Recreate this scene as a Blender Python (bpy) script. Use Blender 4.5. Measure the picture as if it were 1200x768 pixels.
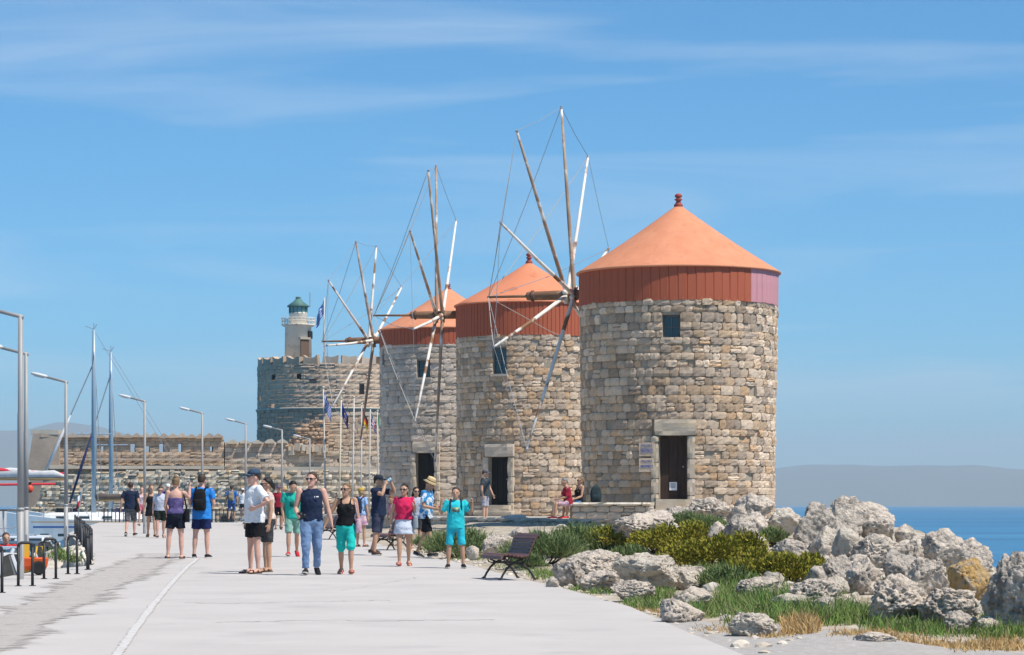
import bpy, bmesh, math, random
import numpy as np
from mathutils import Vector, Matrix, Euler

for o in list(bpy.data.objects):
    bpy.data.objects.remove(o)
SC = bpy.context.scene
COL = SC.collection
R = math.radians
rng = random.Random(7)

# ------------------------------------------------------------------ camera, sky, sun, exposure
F = 3200.0            # focal length in photograph pixels (photo 1200 wide)
CAMZ = 1.3
HOR = 592.0           # horizon row of the photograph
cam_d = bpy.data.cameras.new('camera')
cam = bpy.data.objects.new('camera', cam_d)
COL.objects.link(cam)
cam.location = (0, 0, CAMZ)
cam.rotation_euler = (R(90), 0, 0)
cam_d.sensor_width = 36
cam_d.lens = F / 1200 * 36
cam_d.shift_y = (HOR - 384) / 1200
cam_d.clip_start = 0.5
cam_d.clip_end = 60000
SC.camera = cam

SUN_AZ = R(122)       # clockwise from +Y
SUN_EL = R(59)
world = bpy.data.worlds.new('World')
SC.world = world
world.use_nodes = True
nt = world.node_tree
nt.nodes.clear()
n_out = nt.nodes.new('ShaderNodeOutputWorld')
n_bg = nt.nodes.new('ShaderNodeBackground')
n_sky = nt.nodes.new('ShaderNodeTexSky')
n_sky.sky_type = 'NISHITA'
n_sky.sun_disc = False
n_sky.sun_elevation = SUN_EL
n_sky.sun_rotation = SUN_AZ
n_sky.altitude = 0
n_sky.air_density = 0.7
n_sky.dust_density = 0.2
n_sky.ozone_density = 6.0
n_bg.inputs['Strength'].default_value = 0.1
# thin cirrus spread over the whole dome
n_tc = nt.nodes.new('ShaderNodeTexCoord')
n_map = nt.nodes.new('ShaderNodeMapping')
n_map.inputs['Scale'].default_value = (2.0, 2.0, 22)
n_map.inputs['Rotation'].default_value = (0.0, R(3), 0)
n_no = nt.nodes.new('ShaderNodeTexNoise')
n_no.inputs['Scale'].default_value = 1.6
n_no.inputs['Detail'].default_value = 5
n_no.inputs['Roughness'].default_value = 0.52
n_no.inputs['Distortion'].default_value = 0.9
n_rp = nt.nodes.new('ShaderNodeValToRGB')
n_rp.color_ramp.elements[0].position = 0.50
n_rp.color_ramp.elements[0].color = (0, 0, 0, 1)
n_rp.color_ramp.elements[1].position = 0.78
n_rp.color_ramp.elements[1].color = (0.40, 0.40, 0.40, 1)
n_mix = nt.nodes.new('ShaderNodeMix')
n_mix.data_type = 'RGBA'
n_mix.inputs[7].default_value = (7.0, 7.9, 8.9, 1)
n_tint = nt.nodes.new('ShaderNodeMix')
n_tint.data_type = 'RGBA'
n_tint.blend_type = 'MULTIPLY'
n_tint.inputs[0].default_value = 1.0
n_tint.inputs[7].default_value = (0.42, 1.10, 1.28, 1)
L = nt.links.new
L(n_tc.outputs['Generated'], n_map.inputs['Vector'])
L(n_map.outputs['Vector'], n_no.inputs['Vector'])
L(n_no.outputs['Fac'], n_rp.inputs['Fac'])
L(n_rp.outputs['Color'], n_mix.inputs[0])
L(n_sky.outputs['Color'], n_tint.inputs[6])
L(n_tint.outputs[2], n_mix.inputs[6])
L(n_mix.outputs[2], n_bg.inputs['Color'])
L(n_bg.outputs['Background'], n_out.inputs['Surface'])

sun_d = bpy.data.lights.new('sun', 'SUN')
sun_d.energy = 5.0
sun_d.angle = R(0.5)
sun_d.color = (1.0, 0.93, 0.83)
sun = bpy.data.objects.new('sun', sun_d)
COL.objects.link(sun)
sdir = Vector((math.sin(SUN_AZ) * math.cos(SUN_EL), math.cos(SUN_AZ) * math.cos(SUN_EL), math.sin(SUN_EL)))
sun.rotation_euler = sdir.to_track_quat('Z', 'Y').to_euler()
sun.location = (30, -20, 60)

SC.view_settings.view_transform = 'Standard'
SC.view_settings.look = 'None'
SC.view_settings.exposure = 0.22
SC.view_settings.gamma = 1.0
SC.view_settings.use_curve_mapping = False
SC.render.engine = 'CYCLES'
SC.cycles.use_denoising = True
SC.cycles.volume_bounces = 0
SC.cycles.max_bounces = 6

# ------------------------------------------------------------------ helpers
def sset(o, label=None, cat=None, group=None, kind=None):
    if label: o['label'] = label
    if cat: o['category'] = cat
    if group: o['group'] = group
    if kind: o['kind'] = kind
    return o

def thing(name, label, cat, loc=(0, 0, 0), rz=0.0, group=None):
    o = bpy.data.objects.new(name, None)
    COL.objects.link(o)
    o.location = loc
    o.rotation_euler = (0, 0, rz)
    o.empty_display_size = 0.1
    return sset(o, label, cat, group)

def _hash(ix, iy, iz, seed):
    h = (ix.astype(np.uint32) * np.uint32(374761393) + iy.astype(np.uint32) * np.uint32(668265263)
         + iz.astype(np.uint32) * np.uint32(2147483647) + np.uint32((seed * 974711) & 0xffffffff))
    h = (h ^ (h >> np.uint32(13))) * np.uint32(1274126177)
    h = h ^ (h >> np.uint32(16))
    h = (h * np.uint32(2246822519)) ^ (h >> np.uint32(15))
    return (h & np.uint32(0xffffff)).astype(np.float64) / 0xffffff * 2 - 1

def vnoise(P, seed=0):
    P = np.asarray(P, float) + 1000.0
    i = np.floor(P).astype(np.int64)
    f = P - i
    u = f * f * f * (f * (f * 6 - 15) + 10)
    r = 0
    for dx in (0, 1):
        for dy in (0, 1):
            for dz in (0, 1):
                w = (u[:, 0] if dx else 1 - u[:, 0]) * (u[:, 1] if dy else 1 - u[:, 1]) * (u[:, 2] if dz else 1 - u[:, 2])
                r = r + w * _hash(i[:, 0] + dx, i[:, 1] + dy, i[:, 2] + dz, seed)
    return r

def fbm(P, seed=0, octv=4, lac=2.1, gain=0.5):
    a, s, r = 1.0, 0, 0
    P = np.asarray(P, float)
    for k in range(octv):
        r = r + a * vnoise(P, seed + k * 17)
        P = P * lac + 3.7
        a *= gain
    return r

def mk_mesh(name, V, Fc, m=None, smooth=False):
    me = bpy.data.meshes.new(name)
    V = np.asarray(V, np.float32).reshape(-1, 3)
    if len(Fc):
        lens = np.fromiter((len(f) for f in Fc), np.int32, len(Fc))
        idx = np.fromiter((i for f in Fc for i in f), np.int32, int(lens.sum()))
        me.vertices.add(len(V))
        me.vertices.foreach_set('co', V.ravel())
        me.loops.add(len(idx))
        me.loops.foreach_set('vertex_index', idx)
        me.polygons.add(len(lens))
        st = np.concatenate(([0], np.cumsum(lens)[:-1])).astype(np.int32)
        me.polygons.foreach_set('loop_start', st)
        me.polygons.foreach_set('loop_total', lens)
        me.update(calc_edges=True)
        me.polygons.foreach_set('use_smooth', np.full(len(lens), smooth))
        me.validate()
    if m is not None:
        me.materials.append(m)
    return me

def mk_obj(name, me, parent=None):
    o = bpy.data.objects.new(name, me)
    COL.objects.link(o)
    if parent is not None:
        o.parent = parent
    return o

BAKE = []
class MB:
    def __init__(s):
        s.v, s.f = [], []
    def add(s, V, Fc):
        b = len(s.v)
        s.v.extend([tuple(map(float, p)) for p in V])
        s.f.extend([tuple(b + i for i in f) for f in Fc])
        return s
    def box(s, c, size, rz=0.0, rot=None):
        hx, hy, hz = size[0] / 2, size[1] / 2, size[2] / 2
        M = rot if rot is not None else Matrix.Rotation(rz, 3, 'Z')
        V = [Vector(c) + M @ Vector((x * hx, y * hy, z * hz)) for x in (-1, 1) for y in (-1, 1) for z in (-1, 1)]
        return s.add(V, [(0, 1, 3, 2), (4, 6, 7, 5), (0, 4, 5, 1), (2, 3, 7, 6), (0, 2, 6, 4), (1, 5, 7, 3)])
    def rings(s, RG, caps=True, closed=False):
        n = len(RG[0])
        V = [p for r in RG for p in r]
        Fc = []
        m = len(RG)
        for k in range(m - 1 if not closed else m):
            a, b = k * n, ((k + 1) % m) * n
            for i in range(n):
                j = (i + 1) % n
                Fc.append((a + i, a + j, b + j, b + i))
        if caps and not closed:
            Fc.append(tuple(range(n - 1, -1, -1)))
            Fc.append(tuple((m - 1) * n + i for i in range(n)))
        return s.add(V, Fc)
    def tube(s, path, rad, n=8, caps=True):
        P = [Vector(p) for p in path]
        if not isinstance(rad, (list, tuple)):
            rad = [rad] * len(P)
        RG, up = [], None
        for i, p in enumerate(P):
            t = (P[min(i + 1, len(P) - 1)] - P[max(i - 1, 0)])
            t = t.normalized() if t.length > 1e-9 else Vector((0, 0, 1))
            if up is None:
                up = Vector((1, 0, 0)) if abs(t.x) < 0.8 else Vector((0, 1, 0))
            x = (up - t * up.dot(t))
            x = x.normalized() if x.length > 1e-6 else t.orthogonal().normalized()
            up = x
            y = t.cross(x)
            r = rad[i]
            ra, rb = r if isinstance(r, (list, tuple)) else (r, r)
            RG.append([p + x * (ra * math.cos(2 * math.pi * k / n)) + y * (rb * math.sin(2 * math.pi * k / n)) for k in range(n)])
        return s.rings(RG, caps)
    def stick(s, path, rad, n=10):
        """tube with round ends (for bodies)"""
        P = [Vector(p) for p in path]
        a, b = (P[0] - P[1]).normalized(), (P[-1] - P[-2]).normalized()
        r0, r1 = rad[0], rad[-1]
        return s.tube([P[0] + a * r0 * .85, P[0] + a * r0 * .5] + P + [P[-1] + b * r1 * .5, P[-1] + b * r1 * .85],
                      [r0 * .35, r0 * .82] + list(rad) + [r1 * .82, r1 * .35], n)
    def loft(s, secs, n=20, pw=2.0):
        """secs: (x,y,z,hw,hd) stacked ellipses"""
        RG = []
        for (x, y, z, w, d) in secs:
            ring = []
            for k in range(n):
                a = 2 * math.pi * k / n
                ca, sa = math.cos(a), math.sin(a)
                ring.append(Vector((x + w * math.copysign(abs(ca) ** (2 / pw), ca), y + d * math.copysign(abs(sa) ** (2 / pw), sa), z)))
            RG.append(ring)
        return s.rings(RG)
    def ell(s, c, r, n=14, m=9, rot=None):
        RG = []
        c = Vector(c)
        for i in range(m + 1):
            th = math.pi * (i + .15) / (m + .3)
            ring = []
            for k in range(n):
                a = 2 * math.pi * k / n
                p = Vector((r[0] * math.sin(th) * math.cos(a), r[1] * math.sin(th) * math.sin(a), -r[2] * math.cos(th)))
                if rot is not None:
                    p = rot @ p
                ring.append(c + p)
            RG.append(ring)
        return s.rings(RG)
    def lathe(s, prof, n=32, c=(0, 0, 0), caps=True):
        RG = [[Vector((c[0] + r * math.cos(2 * math.pi * k / n), c[1] + r * math.sin(2 * math.pi * k / n), c[2] + z)) for k in range(n)] for r, z in prof]
        return s.rings(RG, caps)
    def xform(s, M):
        s.v = [tuple(M @ Vector(p)) for p in s.v]
        return s
    def build(s, name, m, parent=None, smooth=False, remesh=None, sm=0, disp=0.0, dscale=0.12):
        o = mk_obj(name, mk_mesh(name, s.v, s.f, m, smooth), parent)
        if remesh:
            md = o.modifiers.new('r', 'REMESH')
            md.mode = 'VOXEL'
            md.voxel_size = remesh
            md.use_smooth_shade = True
            if sm:
                q = o.modifiers.new('s', 'SMOOTH')
                q.factor = 0.5
                q.iterations = sm
            if disp:
                t = bpy.data.textures.new('folds', 'CLOUDS')
                t.noise_scale = dscale
                t.noise_depth = 2
                q = o.modifiers.new('d', 'DISPLACE')
                q.texture = t
                q.strength = disp
                q.mid_level = 0.5
                q.texture_coords = 'LOCAL'
            BAKE.append(o)
        return o

def bake_all():
    dg = bpy.context.evaluated_depsgraph_get()
    res = []
    for o in BAKE:
        ev = o.evaluated_get(dg)
        me = bpy.data.meshes.new_from_object(ev)
        me.polygons.foreach_set('use_smooth', np.ones(len(me.polygons), bool))
        res.append((o, me))
    for o, me in res:
        old = o.data
        o.modifiers.clear()
        me.name = old.name
        if not me.materials and old.materials:
            me.materials.append(old.materials[0])
        o.data = me
    BAKE.clear()

# ------------------------------------------------------------------ materials
MATS = {}
def mat(name, c, c2=None, scale=4.0, rough=0.8, bump=0.0, bscale=None, detail=5, c3=None, c3s=None, c3pos=(.55, .7),
        c4=None, rand=None, metal=0.0, coords='Object', stretch=(1, 1, 1), spec=0.3, trans=0.0, bdist=0.02):
    if name in MATS:
        return MATS[name]
    m = bpy.data.materials.new(name)
    m.use_nodes = True
    t = m.node_tree
    N = t.nodes
    b = N['Principled BSDF']
    b.inputs['Roughness'].default_value = rough
    b.inputs['Metallic'].default_value = metal
    b.inputs['Specular IOR Level'].default_value = spec
    if trans:
        b.inputs['Transmission Weight'].default_value = trans
    tc = N.new('ShaderNodeTexCoord')
    mp = N.new('ShaderNodeMapping')
    mp.inputs['Scale'].default_value = stretch
    t.links.new(tc.outputs[coords], mp.inputs['Vector'])
    vec = mp.outputs['Vector']
    col = None
    def noise(sc, det=detail, rg=.55):
        n = N.new('ShaderNodeTexNoise')
        n.inputs['Scale'].default_value = sc
        n.inputs['Detail'].default_value = det
        n.inputs['Roughness'].default_value = rg
        t.links.new(vec, n.inputs['Vector'])
        return n.outputs['Fac']
    def ramp(f, p0, p1):
        r = N.new('ShaderNodeMapRange')
        r.inputs[1].default_value = p0
        r.inputs[2].default_value = p1
        t.links.new(f, r.inputs[0])
        return r.outputs[0]
    def mix(f, a, b_, mode='MIX'):
        x = N.new('ShaderNodeMix')
        x.data_type = 'RGBA'
        x.blend_type = mode
        if isinstance(f, float): x.inputs[0].default_value = f
        else: t.links.new(f, x.inputs[0])
        for k, q in ((6, a), (7, b_)):
            if isinstance(q, (tuple, list)): x.inputs[k].default_value = (*q[:3], 1)
            else: t.links.new(q, x.inputs[k])
        return x.outputs[2]
    cur = c
    if c2 is not None:
        cur = mix(ramp(noise(scale), .35, .65), c, c2)
    if c3 is not None:
        cur = mix(ramp(noise(c3s or scale * 2.3, 4), *c3pos), cur, c3)
    if c4 is not None:
        cur = mix(ramp(noise(c4[1], 3), *c4[2]), cur, c4[0])
    if rand:   # ('island'|'object', [colour stops])
        if rand[0] == 'island':
            g = N.new('ShaderNodeNewGeometry').outputs['Random Per Island']
        else:
            g = N.new('ShaderNodeObjectInfo').outputs['Random']
        r = N.new('ShaderNodeValToRGB')
        r.color_ramp.interpolation = 'CONSTANT' if len(rand) > 2 else 'LINEAR'
        els = r.color_ramp.elements
        while len(els) < len(rand[1]): els.new(.5)
        for i, cc in enumerate(rand[1]):
            els[i].position = i / max(1, len(rand[1]) - (0 if len(rand) > 2 else 1))
            els[i].color = (*cc, 1)
        t.links.new(g, r.inputs['Fac'])
        cur = mix(1.0, cur if not isinstance(cur, tuple) else cur, r.outputs['Color'], 'MULTIPLY')
    if isinstance(cur, (tuple, list)):
        b.inputs['Base Color'].default_value = (*cur[:3], 1)
    else:
        t.links.new(cur, b.inputs['Base Color'])
    if bump:
        bp = N.new('ShaderNodeBump')
        bp.inputs['Strength'].default_value = bump
        bp.inputs['Distance'].default_value = bdist
        t.links.new(noise(bscale or scale * 3, 6, .65), bp.inputs['Height'])
        t.links.new(bp.outputs['Normal'], b.inputs['Normal'])
    m.diffuse_color = (*c[:3], 1)
    MATS[name] = m
    return m

# ------------------------------------------------------------------ where things stand
def zroad(y):
    return 0.0044 * np.asarray(y, float) - 0.11
def groad(px, py):
    """a point of the road plane from its place in the photo"""
    d = F * 1.41 / (py - HOR + 0.0044 * F)
    return ((px - 600) / F * d, d, float(zroad(d)))
def at(px, py, d):
    return ((px - 600) / F * d, d, CAMZ + (HOR - py) / F * d)

EDGE_R = np.array([(10, 2.3), (20, 2.1), (23.7, 2.02), (27.5, 1.79), (33.9, 1.47), (38.2, 1.01), (41.7, .61), (44.2, .28), (53, -.75),
                   (59.3, -1.76), (66.3, -2.6), (86.6, -5.0), (102, -6.6), (130, -8.6), (166, -10)])
EDGE_L = np.array([(10, -7.8), (30, -8.2), (40, -8.4), (50, -8.6), (53, -8.2), (70, -11), (96, -15.6), (131, -19.8)])
def xe(y): return np.interp(y, EDGE_R[:, 0], EDGE_R[:, 1])
def xl(y): return np.interp(y, EDGE_L[:, 0], EDGE_L[:, 1])
def xridge(y): return np.interp(y, [10, 24, 30, 36, 57, 85, 120, 170], [4.8, 5.6, 6.1, 6.8, 8.6, 10.5, 9, 3])
SEA = -1.8
def hterr(x, y):
    x = np.asarray(x, float); y = np.asarray(y, float)
    rise = np.interp(y, [10, 26, 30, 38, 48, 60, 75, 170], [0, .01, .05, .16, .44, .66, .46, .4])
    t = np.clip((x - xe(y)) / np.interp(y, [10, 40, 60, 90, 170], [4, 4.5, 5.0, 4.5, 4]), 0, 1)
    t = t * t * (3 - 2 * t)
    P = np.stack([x * .9, y * .5, x * 0], -1).reshape(-1, 3)
    nz = fbm(P, 5, 3).reshape(x.shape) * .05 * np.clip((x - xe(y)) / 1.0, 0, 1)
    z = zroad(y) - 0.02 + t * rise + nz
    z = z - np.clip(x - xridge(y), 0, None) * 0.55
    return np.maximum(z, SEA - 1.5)
def hit(px, py, d0=22.0, d1=140.0):
    """first crossing of a sight line with the verge"""
    ds = np.linspace(d0, d1, 1500)
    x = (px - 600) / F * ds
    z = CAMZ + (HOR - py) / F * ds
    below = np.nonzero(z < hterr(x, ds))[0]
    d = ds[below[0]] if len(below) else 60.0
    return (float((px - 600) / F * d), float(d), float(hterr(np.array([(px - 600) / F * d]), np.array([d]))[0]))
# ================================================================== SETTING
def grid_sheet(name, X, Y, Z, m, smooth=True, kind='structure', parent=None):
    ny, nx = X.shape
    V = np.stack([X, Y, Z], -1).reshape(-1, 3)
    Fc = [(j * nx + i, j * nx + i + 1, (j + 1) * nx + i + 1, (j + 1) * nx + i) for j in range(ny - 1) for i in range(nx - 1)]
    o = mk_obj(name, mk_mesh(name, V, Fc, m, smooth), parent)
    if kind: o['kind'] = kind
    return o

# sea
m_sea = mat('sea_water', (.03, .145, .275), (.055, .215, .36), scale=.06, rough=.32, bump=.55, bscale=1.1, spec=.35, stretch=(.15, 1.3, 1), bdist=.25, c3=(.025, .11, .22), c3s=.012, c3pos=(.45, .65))
xs = np.concatenate([-np.geomspace(15500, 20, 30), np.linspace(-15, 15, 7), np.geomspace(20, 15500, 30)])
ys = np.concatenate([[-300, -60], np.linspace(0, 300, 16), np.geomspace(360, 16500, 30)])
X, Y = np.meshgrid(xs, ys)
sea = grid_sheet('sea', X, Y, np.full_like(X, SEA), m_sea, False)
sea['label'] = 'calm blue sea reaching to the horizon'
sea['category'] = 'sea'

# seabed ground under the mole (one sheet that carries road and verge, falls into the sea on the right)
m_soil = mat('verge_soil', (.42, .35, .27), (.30, .245, .17), scale=1.2, rough=1, bump=.8, bscale=9, c3=(.50, .45, .38), c3s=3.5, c3pos=(.5, .6))
ys = np.concatenate([np.arange(8, 60, .35), np.arange(60, 170, 1.0)])
ts = np.concatenate([np.linspace(0, 1.2, 8), np.linspace(1.5, 16, 42), np.linspace(17, 40, 8)])
Y = np.repeat(ys[:, None], len(ts), 1)
X = xe(ys)[:, None] + ts[None, :] - 0.35
Z = hterr(X, Y)
Z[:, 0] -= .03
verge = grid_sheet('verge_ground', X, Y, Z, m_soil)
verge['label'] = 'dry stony verge between the promenade and the rocks'
verge['category'] = 'ground'

# promenade: a pale concrete road with thickness down to the water
m_road = mat('pale_concrete', (.50, .465, .44), (.455, .425, .40), scale=.55, rough=.95, bump=.35, bscale=38, c3=(.405, .38, .36), c3s=.9, c3pos=(.55, .75), c4=((.36, .33, .31), 55, (.66, .74)), bdist=.006)
ys = np.concatenate([np.arange(6, 60, 1.0), np.arange(60, 131, 2.0), [131]])
nx = 26
X = np.array([np.linspace(xl(y), xe(y), nx) for y in ys])
Y = np.repeat(ys[:, None], nx, 1)
Z = zroad(Y) + fbm(np.stack([X * .25, Y * .12, X * 0], -1).reshape(-1, 3), 3, 2).reshape(X.shape) * .012
Z[:, 0] = zroad(ys)
road = grid_sheet('promenade_road', X, Y, Z, m_road)
road['label'] = 'wide pale concrete promenade along the harbour mole'
road['category'] = 'road'
ys2 = np.array([131, 140, 150, 160, 168.0])
X2 = np.array([np.linspace(-13.2, xe(y), 8) for y in ys2])
Y2 = np.repeat(ys2[:, None], 8, 1)
g2 = grid_sheet('promenade_end', X2, Y2, zroad(Y2), m_road)
g2['label'] = 'far end of the pale promenade below the fort'
g2['category'] = 'road'
m_quaywall = mat('quay_stone', (.42, .38, .33), (.30, .27, .23), scale=1.3, rough=.95, bump=.7, bscale=6)
pts = [(xl(y), y) for y in ys] + [(-13.2, 131), (-13.2, 168)]
V, Fc = [], []
for i, (x, y) in enumerate(pts):
    V += [(x, y, float(zroad(y)) + .001), (x - .02, y, SEA - .5)]
    if i: Fc.append((2 * i - 2, 2 * i, 2 * i + 1, 2 * i - 1))
qw = sset(mk_obj('quay_wall', mk_mesh('quay_wall', V, Fc, m_quaywall)), 'stone quay wall dropping from the promenade edge to the harbour water', 'quay', kind='structure')
# lower quay for cars on the harbour side
m_quay = mat('quay_asphalt', (.30, .29, .28), (.24, .235, .23), scale=.6, rough=.95, bump=.3, bscale=20)
QZ = -1.05
q = MB()
yq = [20, 40, 53, 70, 90]
Vt = [(float(xl(y)) - .03, y, QZ) for y in yq] + [(-45, 90, QZ), (-45, 20, QZ)]
Vb = [(x, y, SEA - .6) for x, y, z in Vt]
n = len(Vt)
q.add(Vt + Vb, [tuple(range(n))[::-1]] + [(i, (i + 1) % n, n + (i + 1) % n, n + i) for i in range(n)])
sset(q.build('lower_quay', m_quay), 'lower asphalt quay where the cars are parked', 'quay', kind='structure')

# gravel band, worn patch and white line
m_gravel = mat('gravel', (.43, .40, .37), (.36, .33, .30), scale=6, rough=1, bump=.9, bscale=45, c3=(.47, .445, .42), c3s=12, c3pos=(.5, .62))
m_gravel2 = mat('worn_gravel', (.46, .42, .385), (.39, .355, .325), scale=6, rough=1, bump=.9, bscale=45, c3=(.48, .445, .42), c3s=12, c3pos=(.5, .62))
def strip(name, cl, wfun, m, dz, label, seed, step=.25, rag=.25):
    ys = np.arange(cl[0][0], cl[-1][0], step)
    xc = np.interp(ys, [c[0] for c in cl], [c[1] for c in cl])
    w = np.array([wfun(y) for y in ys])
    a = fbm(np.stack([ys * 1.1, ys * 0, ys * 0], -1), seed, 4) * rag
    b = fbm(np.stack([ys * 1.1, ys * 0 + 9, ys * 0], -1), seed + 50, 4) * rag
    X = np.stack([xc - w / 2 + a, xc - w / 6, xc + w / 6, xc + w / 2 + b], 1)
    Y = np.repeat(ys[:, None], 4, 1)
    Zb = zroad(Y) + fbm(np.stack([X * .25, Y * .12, X * 0], -1).reshape(-1, 3), 3, 2).reshape(X.shape) * .012
    o = grid_sheet(name, X, Y, Zb + dz, m)
    fade = np.tile(np.array([0, 1, 1, 0], np.float32), len(ys))
    fade.reshape(-1, 4)[0] = 0; fade.reshape(-1, 4)[-1] = 0
    o.data.attributes.new('fade', 'FLOAT', 'POINT').data.foreach_set('value', fade)
    o['label'] = label; o['category'] = 'ground'
    return o
def worn(m, scale, lo, hi, k):
    t = m.node_tree
    N = t.nodes
    at_ = N.new('ShaderNodeAttribute'); at_.attribute_name = 'fade'
    tc = N.new('ShaderNodeTexCoord')
    n = N.new('ShaderNodeTexNoise'); n.inputs['Scale'].default_value = scale; n.inputs['Detail'].default_value = 8; n.inputs['Roughness'].default_value = .65
    t.links.new(tc.outputs['Object'], n.inputs['Vector'])
    a = N.new('ShaderNodeMath'); a.operation = 'MULTIPLY_ADD'; a.inputs[1].default_value = k
    t.links.new(at_.outputs['Fac'], a.inputs[0]); t.links.new(n.outputs['Fac'], a.inputs[2])
    r = N.new('ShaderNodeMapRange'); r.inputs[1].default_value = lo; r.inputs[2].default_value = hi
    t.links.new(a.outputs[0], r.inputs[0])
    t.links.new(r.outputs[0], N['Principled BSDF'].inputs['Alpha'])
m_line = mat('worn_white_paint', (.60, .575, .55), (.53, .50, .475), scale=5, rough=.9, c3=(.46, .445, .43), c3s=9, c3pos=(.48, .62))
worn(m_gravel2, 2.2, .72, .9, .5)
worn(m_line, 5, .62, .95, .6)
strip('gravel_band', [(22, -4.75), (27, -5.15), (37, -6.0), (46, -6.7), (58, -7.6), (64, -8.2)],
      lambda y: np.interp(y, [22, 30, 50, 64], [1.5, 1.4, 2.0, 1.4]), m_gravel2, .007, 'worn gravelly band along the harbour side of the promenade', 11, rag=.28)
strip('painted_line', [(20, -3.05), (23.7, -3.42), (34.2, -4.5), (50, -6.0), (58.5, -6.72)], lambda y: .135, m_line, .011,
      'faded white line painted on the promenade', 21, rag=.012)
# hairline cracks and a patched seam in the concrete
m_crack = mat('crack_dirt', (.39, .365, .345), (.43, .405, .385), scale=4, rough=1)
rc_ = np.random.RandomState(3)
for k, (x0, y0, x1, y1) in enumerate([(-3.2, 29.5, -.2, 30.2), (-4.2, 35, -1.6, 35.4), (-2.5, 39.5, -1.9, 46), (-5.6, 49, -3, 49.6)]):
    n = 60
    t = np.linspace(0, 1, n)
    X = x0 + (x1 - x0) * t + np.cumsum(rc_.normal(0, .018, n)) * (abs(y1 - y0) > 3)
    Y = y0 + (y1 - y0) * t + np.cumsum(rc_.normal(0, .05, n)) * (abs(y1 - y0) <= 3)
    w = .006 + .012 * np.abs(fbm(np.stack([t * 9, t * 0, t * 0 + k], -1), 4, 3))
    dx, dy = np.gradient(X), np.gradient(Y)
    ln = np.hypot(dx, dy); nx_, ny_ = -dy / ln, dx / ln
    wy = w * (3.0 if abs(y1 - y0) <= 3 else 1)
    XX = np.stack([X - nx_ * wy / 2, X + nx_ * wy / 2], 1); YY = np.stack([Y - ny_ * wy / 2, Y + ny_ * wy / 2], 1)
    ZZ = zroad(YY) + fbm(np.stack([XX * .25, YY * .12, XX * 0], -1).reshape(-1, 3), 3, 2).reshape(XX.shape) * .012 + .004
    o = grid_sheet('crack', XX, YY, ZZ, m_crack)
    o['label'] = 'thin dirty crack across the pale promenade'; o['category'] = 'crack'; o['group'] = 'cracks in the promenade'
# gravel apron at the near right corner
ys = np.arange(12, 31.5, .3)
x1 = np.interp(ys, [12, 22, 24.6, 27, 29, 31.5], [7, 5.5, 4.3, 3.3, 2.5, 1.75]) + fbm(np.stack([ys * 1.3, ys * 0, ys * 0], -1), 31, 3) * .12
X = np.array([np.linspace(xe(y) - .01, max(b, xe(y) + .01), 8) for y, b in zip(ys, x1)])
Y = np.repeat(ys[:, None], 8, 1)
Z = hterr(X, Y) + .012
ap = grid_sheet('gravel_apron', X, Y, Z, m_gravel, False)
ap['label'] = 'pale gravel apron beside the promenade edge'; ap['category'] = 'ground'

# far hills
def hills(name, x0, x1, y, prof, seed, label, c, c2):
    m = mat(name, c, c2, scale=.002, rough=1)
    nx, ny = 90, 8
    xs = np.linspace(x0, x1, nx)
    X = np.repeat(xs[None, :], ny, 0)
    ty = np.linspace(0, 1, ny)
    Y = y + ty[:, None] * 2600 + X * 0
    h = np.interp(xs, [p[0] for p in prof], [p[1] for p in prof])
    h = h * (1 + .1 * fbm(np.stack([xs / 700, xs * 0, xs * 0], -1), seed, 4))
    env = np.sin(np.clip(ty * 1.15, 0, 1) * math.pi * .5)
    Z = SEA - 3 + h[None, :] * env[:, None] * (1 + .12 * fbm(np.stack([X / 500, Y / 500, X * 0], -1).reshape(-1, 3), seed + 3, 4).reshape(X.shape) * (1 - ty[:, None]))
    o = grid_sheet(name, X, Y, Z, m)
    o['label'] = label; o['category'] = 'hills'
    return o
D1 = 8000
hx = lambda px, d: (px - 600) / F * d
hills('distant_hills', hx(-700, D1 + 2000), hx(900, D1 + 2000), D1,
      [(hx(-700, D1 + 2600), 290), (hx(-150, D1 + 2600), 300), (hx(20, D1 + 2600), 285), (hx(70, D1 + 2600), 275), (hx(110, D1 + 2600), 300), (hx(170, D1 + 2600), 240), (hx(260, D1 + 2600), 150),
       (hx(330, D1 + 2600), 120), (hx(600, D1 + 2600), 60), (hx(900, D1 + 2600), 0)], 5, 'hazy blue hills far beyond the harbour', (.11, .13, .10), (.08, .10, .075))
D2 = 8600
hills('distant_coast', hx(700, D2), hx(2100, D2), D2,
      [(hx(700, D2 + 2600), 0), (hx(860, D2 + 2600), 140), (hx(930, D2 + 2600), 166), (hx(1010, D2 + 2600), 158), (hx(1110, D2 + 2600), 172), (hx(1200, D2 + 2600), 150), (hx(1500, D2 + 2600), 180), (hx(2100, D2 + 2600), 90)],
      9, 'faint hazy coast across the open sea', (.11, .13, .10), (.08, .10, .075))

# the air between
hz = MB()
hz.box((0, 8000, 178), (32000, 17400, 366))
m_hz = bpy.data.materials.new('haze_air')
m_hz.use_nodes = True
m_hz.node_tree.nodes.clear()
o_ = m_hz.node_tree.nodes.new('ShaderNodeOutputMaterial')
v_ = m_hz.node_tree.nodes.new('ShaderNodeVolumePrincipled')
v_.inputs['Color'].default_value = (.74, .88, 1.0, 1)
v_.inputs['Density'].default_value = 1.45e-4
v_.inputs['Anisotropy'].default_value = 0.0
m_hz.node_tree.links.new(v_.outputs[0], o_.inputs['Volume'])
haze = sset(hz.build('haze', m_hz), 'thin bluish air over sea and coast', 'haze', kind='stuff')

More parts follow.
